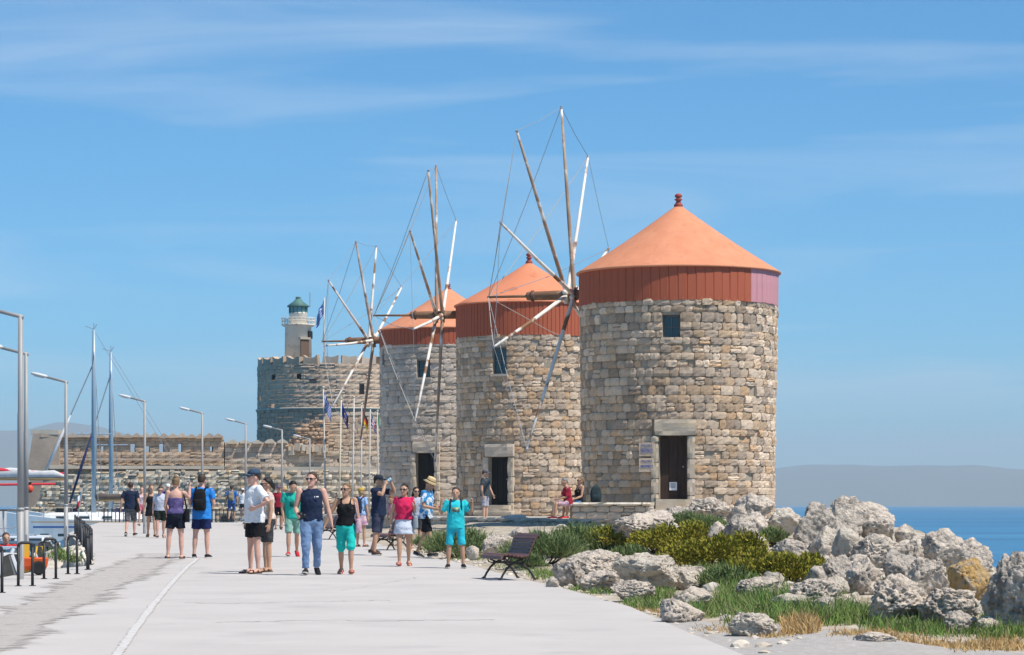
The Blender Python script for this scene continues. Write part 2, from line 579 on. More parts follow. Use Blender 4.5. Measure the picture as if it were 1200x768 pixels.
# ================================================================== STONE WORK
def block_mesh(name, seed, m, nx=4, nz=3, rough=.05, rnd=.07):
    """unit stone: x -.5...5, z -.5...5, rough face towards -y, body to +y"""
    r = np.random.RandomState(seed)
    V, Fc = [], []
    for j in range(nz + 1):
        for i in range(nx + 1):
            u, v = i / nx - .5, j / nz - .5
            e = max(abs(u), abs(v)) * 2
            corner = (abs(u) * 2) ** 4 * (abs(v) * 2) ** 4
            y = -.5 + (.035 if e > .99 else 0) * (.5 + .5 * r.rand()) + r.uniform(-1, 1) * rough * (2 if e < .99 else 1) + corner * .15
            V.append((u * (1 - rnd * .5 * (abs(v) * 2) ** 6 * r.rand()) + (r.uniform(-.02, .02) if e < .99 else 0), y,
                      v * (1 - rnd * (abs(u) * 2) ** 6 * r.rand())))
    W = nx + 1
    for j in range(nz):
        for i in range(nx):
            a = j * W + i
            Fc.append((a, a + 1, a + W + 1, a + W))
    bd = [i for i in range(W)] + [j * W + nx for j in range(1, nz + 1)] + [nz * W + i for i in range(nx - 1, -1, -1)] + [j * W for j in range(nz - 1, 0, -1)]
    b0 = len(V)
    for k in bd:
        V.append((V[k][0] * .98, .5, V[k][2] * .98))
    n = len(bd)
    for i in range(n):
        j = (i + 1) % n
        Fc.append((bd[i], b0 + i, b0 + j, bd[j]))
    return mk_mesh(name, V, Fc, m, False)

WARM = [(.80, .77, .73), (1.0, .96, .90), (1.14, 1.11, 1.06), (.64, .60, .56), (1.0, .84, .66), (.92, .91, .90), (1.24, 1.22, 1.18), (.84, .75, .64), (1.0, .98, .96), (1.05, .94, .80), (.72, .71, .71), (1.1, 1.05, .98)]
GREY = [(.85, .84, .83), (1.0, .98, .95), (1.1, 1.08, 1.05), (.9, .88, .86), (1.02, .95, .86), (.95, .95, .95), (1.13, 1.1, 1.08), (.88, .84, .78)]
FORTP = [(.93, .92, .91), (1.0, .99, .97), (1.06, 1.05, 1.03), (.96, .95, .94), (1.02, .98, .94), (.98, .98, .98)]
def stone_mats(key, c, c2, pal, c3):
    a = mat(key + '_stone', c, c2, scale=3.5, rough=.95, bump=1.0, bscale=20, c3=c3, c3s=6, c3pos=(.58, .72), rand=('object', pal, 1), coords='Object', bdist=.05)
    return a
def stone_mass_mat(key, c, c2, pal, c3, sc=1.0):
    return mat(key + '_stone_mass', c, c2, scale=3.5 * sc, rough=.95, bump=1.0, bscale=20 * sc, c3=c3, c3s=6 * sc, c3pos=(.58, .72), rand=('island', pal, 1), bdist=.05)

def courses(z0, z1, ch, length, wr, holes, rg, missing=.0, split=.1):
    """stones of a wall: list of (s centre, width, z centre, height); holes = [(s0,s1,z0,z1)] in wall coordinates"""
    out = []
    z = z0
    while z < z1 - .04:
        h = min(ch * rg.uniform(.8, 1.25), z1 - z)
        if z1 - z - h < ch * .45: h = z1 - z
        segs = [(0.0, length)]
        for (a, b, c, d) in holes:
            if z + h * .6 > c and z + h * .4 < d:
                ns = []
                for (p, q_) in segs:
                    if b <= p or a >= q_: ns.append((p, q_)); continue
                    if a > p: ns.append((p, a))
                    if b < q_: ns.append((b, q_))
                segs = ns
        for (p, q_) in segs:
            s = p
            while s < q_ - .02:
                w = rg.uniform(*wr) * (1.25 if rg.random() < .15 else 1)
                if q_ - s - w < wr[0] * .7: w = q_ - s
                if rg.random() >= missing:
                    if rg.random() < split and h > ch * .9:
                        out.append((s + w / 2, w, z + h * .27, h * .52))
                        out.append((s + w / 2, w, z + h * .78, h * .44))
                    else:
                        out.append((s + w / 2, w, z + h / 2, h))
                s += w
        z += h
    return out

def stone_wall(owner, items, place, face_score, n_single, m_single, m_mass, depth, gap, rg, nvar=8, res=(4, 3), rough=.05, proud=.045, pname='stone', seed=1):
    """items -> n_single objects named stone (largest in the picture) and one joined rest"""
    singles = [block_mesh('stone', seed * 100 + k, m_single, *res, rough=rough) for k in range(nvar)]
    raw = [(np.array([v.co[:] for v in me.vertices]), [tuple(p.vertices) for p in me.polygons]) for me in singles]
    sc = sorted(range(len(items)), key=lambda i: -face_score(items[i]))
    pick = set(sc[:n_single])
    V, Fc, base = [], [], 0
    for i, it in enumerate(items):
        s, w, z, h = it
        pos, ang = place(s, z)
        out = rg.gauss(0, proud)
        if rg.random() < .06: out -= 4 * proud
        k = rg.randrange(nvar)
        sx, sy, sz = (w - gap * rg.uniform(.6, 1.5)), depth, (h - gap * rg.uniform(.6, 1.5))
        fl = rg.choice((1, -1))
        M = Matrix.Translation(pos) @ Matrix.Rotation(ang, 4, 'Z') @ Matrix.Rotation(rg.gauss(0, .012), 4, 'Y') @ Matrix.Translation((0, depth * .5 - max(-.055 if proud < .03 else -.13, min(.05, out)), 0)) @ Matrix.Diagonal((sx, sy, sz, 1))
        if i in pick:
            o = bpy.data.objects.new(pname, singles[k])
            COL.objects.link(o)
            o.parent = owner
            o.matrix_local = M
        else:
            A = np.array(M)
            P = raw[k][0] @ A[:3, :3].T + A[:3, 3]
            V.append(P)
            Fc += [tuple(base + q_ for q_ in f) for f in raw[k][1]]
            base += len(P)
    if V:
        o = mk_obj('stonework', mk_mesh('stonework', np.concatenate(V), Fc, m_mass), owner)
        o['kind'] = 'stuff'
        return o

# ================================================================== WINDMILLS
m_mortar = mat('old_mortar', (.40, .34, .27), (.29, .245, .19), scale=2.5, rough=1, bump=.8, bscale=14)
m_dark = mat('dark_room', (.02, .02, .022), rough=1)  # near-black colour stands in for the shade inside openings
m_cone = mat('salmon_roof_paint', (.65, .275, .155), (.60, .24, .13), scale=.9, rough=.8, c3=(.54, .20, .11), c3s=2.2, c3pos=(.55, .8), spec=.15, stretch=(2.2, 2.2, .3), c4=((.50, .17, .09), 14, (.68, .8)))
m_band = mat('red_board_paint', (.42, .112, .058), (.36, .09, .048), scale=1.2, rough=.75, c3=(.52, .17, .09), c3s=5, c3pos=(.6, .75), stretch=(1, 1, .4), spec=.2)
m_pink = mat('faded_pink_paint', (.56, .27, .29), (.50, .23, .25), scale=2, rough=.8, spec=.2)
m_fin = mat('red_finial_paint', (.34, .07, .045), rough=.6)
m_spar = mat('worn_white_spar', (.74, .70, .65), (.66, .61, .55), scale=2.2, rough=.8, c3=(.23, .12, .065), c3s=1.15, c3pos=(.53, .6), bump=.2, bscale=20)
m_spar2 = mat('weathered_spar', (.44, .32, .23), (.30, .19, .125), scale=2.0, rough=.85, c3=(.72, .68, .63), c3s=1.3, c3pos=(.53, .62), bump=.2, bscale=20)
m_shaft = mat('brown_shaft_wood', (.25, .135, .075), (.17, .09, .05), scale=1.5, rough=.8, stretch=(1, 1, 1), c3=(.36, .23, .15), c3s=3, bump=.3, bscale=9)
m_rope = mat('pale_rope', (.46, .42, .37), rough=.9)
m_wire = mat('grey_wire', (.28, .30, .33), rough=.6)
m_frame = mat('weathered_frame', (.13, .14, .14), (.09, .10, .10), scale=4, rough=.8)
m_glass = mat('dark_glass', (.03, .05, .06), rough=.12, spec=.6)
m_wood = mat('dark_door_wood', (.060, .034, .024), (.035, .02, .015), scale=3, rough=.8, stretch=(4, 1, .6), c3=(.36, .33, .30), c3s=2.6, c3pos=(.66, .72))
m_dress = mat('dressed_stone', (.52, .44, .345), (.44, .365, .28), scale=2.2, rough=.95, bump=.6, bscale=14, c3=(.55, .42, .27), c3s=1.5)
m_dressg = mat('dressed_stone_grey', (.58, .48, .385), (.49, .405, .32), scale=2.2, rough=.95, bump=.6, bscale=14)
m_blue = mat('faded_blue_paint', (.12, .13, .30), (.45, .38, .34), scale=14, rough=.9)
m_paper = mat('paper', (.75, .76, .78), rough=.9)
m_ink = mat('ink', (.05, .05, .06), rough=.9)

def mill(label, px, dist, Rb, Rt, zb, zw, ze, za, zf, Re, door, window, slit, pal, key, course, wr, spars, board_w, pink, nsing, sill_steps, seed, missing=.02):
    cx = (px - 600) / F * dist
    rg = random.Random(seed)
    T = thing('windmill', label, 'windmill', (cx, dist, zb), 0)
    Hw = zw - zb
    Rz = lambda z: Rb + (Rt - Rb) * z / Hw
    ms = stone_mats(key, *pal); mm = stone_mass_mat(key, *pal)
    Rm = (Rb + Rt) / 2
    a0 = -math.pi / 2          # towards camera
    # wall coordinate s: 0 at the back of the mill, going counter-clockwise; angle = pi/2 + s/Rm
    def s_of(off): return (math.pi + off) * Rm
    holes = []
    ops = []
    for (off, w, c, d) in [door] + window:
        a = w / 2 / Rm
        ops.append((off, a, c - zb, d - zb))
        holes.append((s_of(off - a), s_of(off + a), c - zb, d - zb))
    # frame stones take room too
    doff, dw, dz0, dz1 = door
    fw = .2
    frame_holes = [(s_of(doff - (dw / 2 + fw) / Rm), s_of(doff + (dw / 2 + fw) / Rm), 0, dz1 - zb), (s_of(doff - (dw / 2 + fw + .02) / Rm), s_of(doff + (dw / 2 + fw + .02) / Rm), dz1 - zb, dz1 - zb + .5)]
    items = courses(0, Hw, course, 2 * math.pi * Rm, wr, holes + frame_holes, rg, missing, .07 if seed < 3 else .05)
    def place(s, z):
        a = math.pi / 2 + s / Rm
        r = Rz(z)
        return Vector((r * math.cos(a), r * math.sin(a), z)), a + math.pi / 2
    def score(it):
        a = math.pi / 2 + it[0] / Rm
        return it[1] * it[3] * max(0, math.cos(a - a0)) 
    stone_wall(T, items, place, score, nsing, ms, mm, (.26), .009, rg, res=(4, 3), rough=.03, proud=.014, seed=seed)
    # core behind the stones with real openings
    aa = sorted(set([round(k * math.pi / 24, 5) for k in range(48)] + [x for (o_, a, c, d) in ops for x in ((a0 + o_ - a) % (2 * math.pi), (a0 + o_ + a) % (2 * math.pi))]))
    zz = sorted(set([0, Hw] + [x for (o_, a, c, d) in ops for x in (c, d)]))
    core = MB()
    rc = lambda z: Rz(z) - .06
    def inside(am, zm):
        for (o_, a, c, d) in ops:
            da = (am - (a0 + o_) + math.pi) % (2 * math.pi) - math.pi
            if abs(da) < a and c < zm < d: return True
        return False
    for i in range(len(aa)):
        p, q_ = aa[i], aa[(i + 1) % len(aa)]
        if q_ < p: q_ += 2 * math.pi
        if q_ - p < 1e-6: continue
        for j in range(len(zz) - 1):
            if inside((p + q_) / 2, (zz[j] + zz[j + 1]) / 2): continue
            core.add([(rc(z) * math.cos(t), rc(z) * math.sin(t), z) for (t, z) in ((p, zz[j]), (q_, zz[j]), (q_, zz[j + 1]), (p, zz[j + 1]))], [(0, 1, 2, 3)])
    # reveals of the openings
    for (o_, a, c, d) in ops:
        l, r_ = a0 + o_ - a, a0 + o_ + a
        ro, ri = Rm - .03, Rm - .55
        pt = lambda t, r, z: (r * math.cos(t), r * math.sin(t), z)
        for t in (l, r_):
            core.add([pt(t, ro, c), pt(t, ri, c), pt(t, ri, d), pt(t, ro, d)], [(0, 1, 2, 3)])
        for z in (c, d):
            core.add([pt(l, ro, z), pt(r_, ro, z), pt(r_, ri, z), pt(l, ri, z)], [(0, 1, 2, 3)])
    core.build('wall_core', m_mortar, T)
    # inside: an inner drum, its darkness put into the colour
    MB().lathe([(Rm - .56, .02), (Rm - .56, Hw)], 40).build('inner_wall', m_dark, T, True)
    # local frame of an opening
    def frame(off, rad):
        a = a0 + off
        M = Matrix.Translation((rad * math.cos(a), rad * math.sin(a), 0)) @ Matrix.Rotation(a + math.pi / 2, 4, 'Z')
        return M   # local -y looks outwards... (+x along the wall)
    Md = frame(doff, Rm - .28)
    dpan = MB().box((0, 0, (dz0 + dz1) / 2 - zb), (dw - .02, .05, dz1 - dz0 - .02)).xform(Md)
    for k in range(3):
        dpan.add(*(lambda b: (b.v, b.f))(MB().box(((k - 1) * dw * .31, -.035, (dz0 + dz1) / 2 - zb), (dw * .29, .02, dz1 - dz0 - .05)).xform(Md)))
    D = dpan.build('door', m_wood if seed == 1 else mat('black_door_wood', (.018, .017, .016), (.012, .012, .012), scale=3, rough=.8), T)
    MB().ell((dw * .34, -.06, dz0 + .95 - zb), (.03, .03, .03)).xform(Md).build('handle', m_wire, D, True)
    if seed == 1:
        MB().box((-.06 + .05, -.055, dz0 + .38 - zb), (.22, .01, .24)).xform(Md).build('notice', m_paper, D)
        for k in range(4):
            MB().box((-.06 + .05, -.062, dz0 + .45 - k * .035 - zb), (.15 - .03 * (k == 3), .004, .014)).xform(Md).build('notice_text', m_ink, D)
    # door frame: lintel and jamb stones
    Mf = frame(doff, Rm - .02)
    lint = m_dress if seed == 1 else m_dressg
    lb = block_mesh('lintel', seed * 7 + 1, lint, 5, 4, rough=.03)
    o = mk_obj('lintel', lb, T)
    o.matrix_local = Mf @ Matrix.Translation((.06, .06, dz1 - zb + .25)) @ Matrix.Diagonal((dw + .36, .34, .47, 1))
    for s_ in (-1, 1):
        z = 0.0 if not sill_steps else dz0 - zb - .25
        z = max(0, dz0 - zb - .3)
        while z < dz1 - zb - .06:
            h = min(rg.uniform(.38, .62), dz1 - zb - z)
            if dz1 - zb - z - h < .2: h = dz1 - zb - z
            o = mk_obj('jamb_stone', block_mesh('jamb_stone', rg.randrange(9999), m_dressg if rg.random() < .6 else m_dress, 3, 4, rough=.03), T)
            o.matrix_local = Mf @ Matrix.Translation((s_ * (dw / 2 + .11), .08, z + h / 2)) @ Matrix.Diagonal((.215, .3, h - .015, 1))
            z += h
    # windows: frame, bars, glass
    for wi, (off, w, c, d) in enumerate(window):
        Mw = frame(off, Rm - .17)
        W = mk_obj('window', MB().box((0, .02, (c + d) / 2 - zb), (w - .02, .02, d - c - .02)).xform(Mw).v and mk_mesh('window', *(lambda b: (b.v, b.f))(MB().box((0, .03, (c + d) / 2 - zb), (w - .02, .02, d - c - .02)).xform(Mw)), m_glass), T)
        fr = MB()
        for s_ in (-1, 1):
            fr.add(*(lambda b: (b.v, b.f))(MB().box((s_ * (w / 2 - .035), 0, (c + d) / 2 - zb), (.05, .05, d - c - .01)).xform(Mw)))
        for zc in (c + .03, d - .03):
            fr.add(*(lambda b: (b.v, b.f))(MB().box((0, 0, zc - zb), (w - .125, .045, .05)).xform(Mw)))
        if w > .4:
            fr.add(*(lambda b: (b.v, b.f))(MB().box((0, -.004, (c + d) / 2 - zb), (.035, .04, d - c - .12)).xform(Mw)))
            fr.add(*(lambda b: (b.v, b.f))(MB().box((0, .004, c + (d - c) * .52 - zb), (w - .13, .035, .035)).xform(Mw)))
        fr.build('window_frame', m_frame, W)
        Ms = frame(off, Rm - .02)
        MB().box((0, .05, c - zb - .05), (w + .12, .2, .09)).xform(Ms).build('sill', m_dressg, W)
    # steps to the door
    if sill_steps:
        Ms = frame(doff, Rm)
        n = sill_steps
        top = dz0 - zb
        for k in range(n):
            h = top * (n - k) / n
            st = mk_obj('step', block_mesh('step', rg.randrange(9999), m_dress, 5, 3, rough=.02), T)
            ww = dw + .25 + .5 * k
            st.matrix_local = Ms @ Matrix.Translation((.05, -.12 - .32 * k, h / 2)) @ Matrix.Diagonal((ww, .36, h, 1))
    # board band below the eave
    Bn = thing('band', '', '') if False else mk_obj('band', mk_mesh('band', *(lambda b: (b.v, b.f))(MB().lathe([(Rt - .12, Hw - .02), (Rt - .06, ze - zb)], 64, caps=False)), m_band, True), T)
    nb = int(2 * math.pi * (Rt + .03) / board_w)
    bmeshes = {}
    for k in range(nb):
        a = 2 * math.pi * k / nb
        w = 2 * math.pi * (Rt + .035) / nb
        da = (a - a0 + math.pi) % (2 * math.pi) - math.pi
        mm_ = m_pink if (pink and pink[0] < da < pink[1]) else m_band
        if mm_.name not in bmeshes:
            hb = ze - zw + .1
            bmeshes[mm_.name] = mk_mesh('board', [(-w / 2, 0, 0), (-w / 2, -.05, 0), (-w * .4, -.064, 0), (w * .4, -.064, 0), (w / 2 - .008, -.05, 0), (w / 2 - .008, 0, 0)] +
                                        [(-w / 2, 0, hb), (-w / 2, -.05, hb), (-w * .4, -.064, hb), (w * .4, -.064, hb), (w / 2 - .008, -.05, hb), (w / 2 - .008, 0, hb)],
                                        [(i, (i + 1) % 6, 6 + (i + 1) % 6, 6 + i) for i in range(6)] + [tuple(range(5, -1, -1)), tuple(range(6, 12))], mm_)
        o = mk_obj('board', bmeshes[mm_.name], Bn)
        tilt = rg.gauss(0, .006)
        o.matrix_local = Matrix.Translation(((Rt - .05) * math.cos(a), (Rt - .05) * math.sin(a), Hw - .045 + rg.uniform(-.012, .01))) @ Matrix.Rotation(a + math.pi / 2 + rg.gauss(0, .01), 4, 'Z') @ Matrix.Rotation(tilt, 4, 'X')
    # cone roof
    ze_, za_ = ze - zb, za - zb
    prof = [(Re - .1, ze_ - .03), (Re, ze_ - .035), (Re + .012, ze_ + .005), (Re - .02, ze_ + .03)]
    for t in (.15, .3, .45, .6, .75, .88, .96):
        prof.append(((Re - .02) * (1 - t) + .07 * t, ze_ + .03 + (za_ - ze_ - .03) * t - .05 * math.sin(t * math.pi)))
    prof.append((.07, za_))
    RF = MB().lathe(prof, 96).build('roof', m_cone if seed != 2 else mat('salmon_roof_paint_patched', (.66, .245, .13), (.62, .22, .115), scale=.7, rough=.75, c3=(.50, .17, .09), c3s=1.4, c3pos=(.6, .66), spec=.2), T, True)
    hf = zf - za
    MB().lathe([(.15, -.1), (.13, .02), (.14, .05), (.08, hf * .3), (.065, hf * .42), (.12, hf * .5), (.12, hf * .56), (.06, hf * .62), (.11, hf * .74), (.115, hf * .84), (.07, hf * .95), (.01, hf)], 18, (0, 0, za_ - .04)).build('finial', m_fin, RF, True)
    # wheel: shaft, spars, ropes
    al, zh, Lr, ks, hubs, thick_end, pole_end, cone_tip = spars['alpha'], spars['z'] - zb, spars['R'], spars['angles'], spars['hub'], spars['thick'], spars['pole'], spars['lean']
    n_ = Vector((-math.cos(al), math.sin(al), 0))
    u_ = Vector((math.sin(al), math.cos(al), 0))
    P = lambda t: Vector((0, 0, zh)) + n_ * t
    SH = MB().tube([P(Rt - .6), P(hubs + .3), P(thick_end - .05), P(thick_end)], [.16, .15, .135, .12], 16).build('shaft', m_shaft, T, True)
    MB().tube([P(thick_end - .1), P(pole_end)], [.05, .035], 10).build('pole', m_shaft, SH, True)
    for q_ in (hubs - .16, hubs + .2, thick_end - .18):
        MB().tube([P(q_ - .03), P(q_ + .03)], [.175, .175], 16).build('band_iron', mat('rusty_iron', (.12, .065, .045), rough=.8), SH, True)
    tips = []
    for k, ang in enumerate(ks):
        d = u_ * math.cos(ang) + Vector((0, 0, math.sin(ang)))
        st = P(hubs + (.13 if k % 2 else -.1))
        Lk = Lr * spars.get('len', {}).get(k, 1.0)
        tip = st + d * Lk + n_ * cone_tip
        mid = st + d * Lk * .5 + n_ * cone_tip * .5 + Vector((0, 0, -.03))
        r0 = .068
        tips.append(tip)
        if spars.get('skip') and k in spars['skip']: continue
        sp = MB().tube([st - d * .3, st, mid, tip], [r0, r0, r0 * .8, r0 * .52], 10).build('spar', m_spar2 if k in spars['brown'] else m_spar, T, True)
        MB().tube([tip - d * .06, tip + d * .03], [r0 * .62, r0 * .62], 8).build('tip_ring', m_wire, sp)
    hubp = P(pole_end - .03)
    for k, tip in enumerate(tips):
        if spars.get('skip') and k in spars['skip']: continue
        MB().tube([hubp, (hubp + tip) / 2 + Vector((0, 0, -.12)), tip], .011, 5).build('rope', m_rope if k % 2 else m_wire, T)
        j = (k + 1) % len(tips)
        if spars.get('skip') and j in spars['skip']: continue
        ga = abs((ks[j] - ks[k] + math.pi) % (2 * math.pi) - math.pi)
        if ga < .8 and k not in spars.get('norope', ()):
            MB().tube([tip, (tip + tips[j]) / 2 + Vector((0, 0, -.06)), tips[j]], .009, 5).build('rope', m_wire, T)
    return T

PAL1 = ((.72, .565, .43), (.61, .475, .36), WARM, (.66, .585, .50))
PAL2 = ((.70, .555, .425), (.59, .465, .355), WARM, (.63, .57, .49))
PAL3 = ((.68, .575, .48), (.60, .51, .425), GREY, (.58, .53, .475))
deg = lambda *a: [R(x) for x in a]
TZ = .90
mill('big stone windmill with red boarded band, pink painted end and closed brown door', 795, 82.7, 2.9, 3.0, TZ, 7.34, 8.3, 10.37, 10.78, 3.09,
     (R(-6.5), .84, 1.47, 3.32), [(R(-7.6), .52, 6.13, 6.86)], None, PAL1, 'mill_a', .235, (.19, .42),
     dict(alpha=R(19.5), z=7.75, R=5.78, angles=deg(21, 54, 90, 127, 163, 199, 236, 272, 308, 344), hub=3.42, thick=4.85, pole=6.15, lean=.42, brown=(2, 3), skip=(7, 8), len={0: .9}, norope=()),
     .265, (R(43), R(100)), 300, 2, 1)
mill('stone windmill with corrugated red band and black doorway, middle one of the row', 620, 103.4, 2.74, 2.76, TZ, 7.62, 8.82, 10.48, 10.9, 2.84,
     (R(-25), .80, 1.3, 3.07), [(R(-24), .58, 6.15, 7.12)], None, PAL2, 'mill_b', .215, (.2, .4),
     dict(alpha=R(8), z=8.53, R=5.78, angles=deg(45, 84, 116, 152, 189, 226, 260, 298, 334, 10), hub=3.42, thick=4.55, pole=6.0, lean=.12, brown=(1, 2, 3, 6), skip=(7, 8, 9), len={6: .98, 0: .98}),
     .165, None, 300, 2, 2, missing=.03)
mill('pale grey stone windmill with low red band, the one beside the fort', 525, 116.0, 2.88, 2.9, TZ, 8.02, 8.68, 10.5, 10.75, 2.98,
     (R(-18), .82, 1.25, 3.45), [(R(-19.5), .6, 6.6, 7.3), (R(-70), .3, 7.2, 7.75)], None, PAL3, 'mill_c', .25, (.3, .6),
     dict(alpha=R(21), z=8.37, R=4.35, angles=deg(36, 73, 109, 148, 186, 222, 258, 294, 330, 6), hub=3.55, thick=4.75, pole=5.9, lean=.2, brown=(2, 6), skip=(7, 8, 9)),
     .2, None, 300, 2, 3, missing=.01)

# shared terrace with kerb, bench wall
m_terr = mat('terrace_stone', (.44, .395, .335), (.37, .325, .27), scale=1.5, rough=.95, bump=.6, bscale=8)
TR = thing('stone_terrace', 'long low stone terrace that carries the windmills', 'terrace', (0, 0, 0))
poly = [(-8.3, 118), (-3.7, 97), (4.6, 76.8), (8.2, 77.6), (9.4, 88), (4.5, 110), (1, 124), (-6, 124)]
V = [(x, y, TZ - .012) for x, y in poly] + [(x, y, -.3) for x, y in poly]
n = len(poly)
MB().add(V, [tuple(range(n))] + [(i, n + i, n + (i + 1) % n, (i + 1) % n) for i in range(n)]).build('paving', m_terr, TR)
m_kerb = mat('pale_kerb', (.56, .52, .46), (.48, .44, .38), scale=2, rough=.95, bump=.5, bscale=10, rand=('object', GREY, 1))
def kerb(a, b, ztop, h, w, ln, nm='kerb_stone', m=m_kerb, owner=TR, seed=3):
    rg = random.Random(seed)
    a, b = Vector(a), Vector(b)
    Lg = (b - a).length
    d = (b - a).normalized()
    ang = math.atan2(d.y, d.x)
    s = 0
    while s < Lg - .02:
        q_ = min(rg.uniform(*ln), Lg - s)
        p = a + d * (s + q_ / 2)
        o = mk_obj(nm, block_mesh(nm, rg.randrange(9999), m, 4, 3, rough=.02, rnd=.05), owner)
        o.matrix_local = Matrix.Translation((p.x, p.y, ztop - h / 2 + rg.uniform(-.008, .008))) @ Matrix.Rotation(ang, 4, 'Z') @ Matrix.Diagonal((q_ - .012, w, h, 1))
        s += q_
for i in (0, 1, 2):
    kerb(poly[i], poly[i + 1], TZ, .13, .62, (.7, 1.5), seed=30 + i)
    rg = random.Random(60 + i)
    a, b = Vector(poly[i]), Vector(poly[i + 1])
    d = (b - a).normalized(); nrm = Vector((d.y, -d.x))
    kerb((a + nrm * .04), (b + nrm * .04), TZ - .135, .34, .5, (.35, .8), 'riser_stone', m_dressg, seed=40 + i)
BW = thing('stone_bench_wall', 'low masonry bench wall at the foot of the big windmill', 'wall', (0, 0, TZ))
rg = random.Random(5)
a, b = Vector((1.72, 78.55)), Vector((4.05, 78.2))
d = (b - a).normalized(); ang = math.atan2(d.y, d.x)
MB().box(((a.x + b.x) / 2, (a.y + b.y) / 2 + .62, .19), ((b - a).length - .06, 1.1, .38), ang).build('core', m_mortar, BW)
its = courses(0, .37, .18, (b - a).length, (.22, .5), [], rg)
stone_wall(BW, its, lambda s, z: (Vector((a.x + d.x * s, a.y + d.y * s, z)), ang), lambda it: 1, 99, m_dressg, m_dressg, .25, .014, rg, seed=9, proud=.01)
s = 0
while s < (b - a).length - .05:
    w = min(rg.uniform(.5, .8), (b - a).length - s)
    p = a + d * (s + w / 2)
    o = mk_obj('coping_stone', block_mesh('coping_stone', rg.randrange(999), m_kerb, 4, 2, rough=.02, rnd=.05), BW)
    o.matrix_local = Matrix.Translation((p.x + .0, p.y + .55, .425)) @ Matrix.Rotation(ang, 4, 'Z') @ Matrix.Diagonal((w - .01, 1.3, .1, 1))
    s += w
# two painted plaques beside the door of the big mill (smudged blue lettering on stone)
for k, zz in enumerate((2.93, 2.47)):
    off = R(-21.3)
    a = -math.pi / 2 + off
    P_ = thing('stone_plaque', ['upper stone plaque with worn blue lettering beside the brown door', 'lower stone plaque with worn blue lettering beside the brown door'][k], 'plaque',
               (5.04 + 2.965 * math.cos(a), 82.7 + 2.965 * math.sin(a), zz), a + math.pi / 2)
    MB().box((0, 0, 0), (.46, .16, .40)).build('slab', MATS['mill_a_stone'], P_)
    MB().box((0, -.083, .11), (.34, .006, .06)).build('lettering', m_blue, P_)
    MB().box((.01, -.083, -.04), (.38, .006, .13 if k == 0 else .09)).build('lettering', m_blue, P_)
# ================================================================== FORT AND LIGHTHOUSE
m_fort = stone_mass_mat('fort', (.52, .395, .285), (.39, .295, .215), FORTP, (.55, .45, .36), .6)
m_fortcore = mat('fort_core', (.42, .33, .255), (.32, .25, .195), scale=1, rough=1, bump=.6, bscale=6)
m_rub = stone_mass_mat('rubble', (.60, .52, .42), (.50, .43, .34), WARM, (.66, .60, .53), .7)
m_rubcore = mat('rubble_core', (.52, .44, .35), (.42, .35, .28), scale=1, rough=1, bump=.8, bscale=5)
m_ledge = mat('pale_ledge', (.52, .46, .38), (.42, .37, .30), scale=1.2, rough=.95)
m_merlon = mat('merlon_stone', (.52, .42, .33), (.41, .33, .26), scale=1.5, rough=.95, bump=.6, bscale=7, rand=('object', GREY, 1))

def flat_wall(owner, a, b, z0, z1, thick, ch, wr, m, mcore, seed, holes=(), rough=.02, proud=.014, gap=.012, core=True):
    rg = random.Random(seed)
    a, b = Vector(a), Vector(b)
    d = (b - a).normalized()
    Lg = (b - a).length
    ang = math.atan2(d.y, d.x)
    nrm = Vector((-d.y, d.x))   # points away from the camera side when the wall runs left to right
    if core:
        c = MB()
        zs = sorted(set([z0, z1] + [z for h in holes for z in h[2:]]))
        ss = sorted(set([0, Lg] + [s for h in holes for s in h[:2]]))
        for i in range(len(ss) - 1):
            for j in range(len(zs) - 1):
                sm_, zm = (ss[i] + ss[i + 1]) / 2, (zs[j] + zs[j + 1]) / 2
                if any(h[0] < sm_ < h[1] and h[2] < zm < h[3] for h in holes): continue
                p = a + d * sm_ + nrm * (thick / 2 + .09)
                c.box((p.x, p.y, zm), (ss[i + 1] - ss[i], thick, zs[j + 1] - zs[j]), ang)
        c.build('core', mcore, owner)
    its = courses(z0, z1, ch, Lg, wr, list(holes), rg, .02)
    stone_wall(owner, its, lambda s, z: (Vector((a.x + d.x * s, a.y + d.y * s, z)), ang), lambda it: 0, 0, m, m, .3, gap, rg, res=(2, 2), rough=rough, proud=proud, seed=seed)

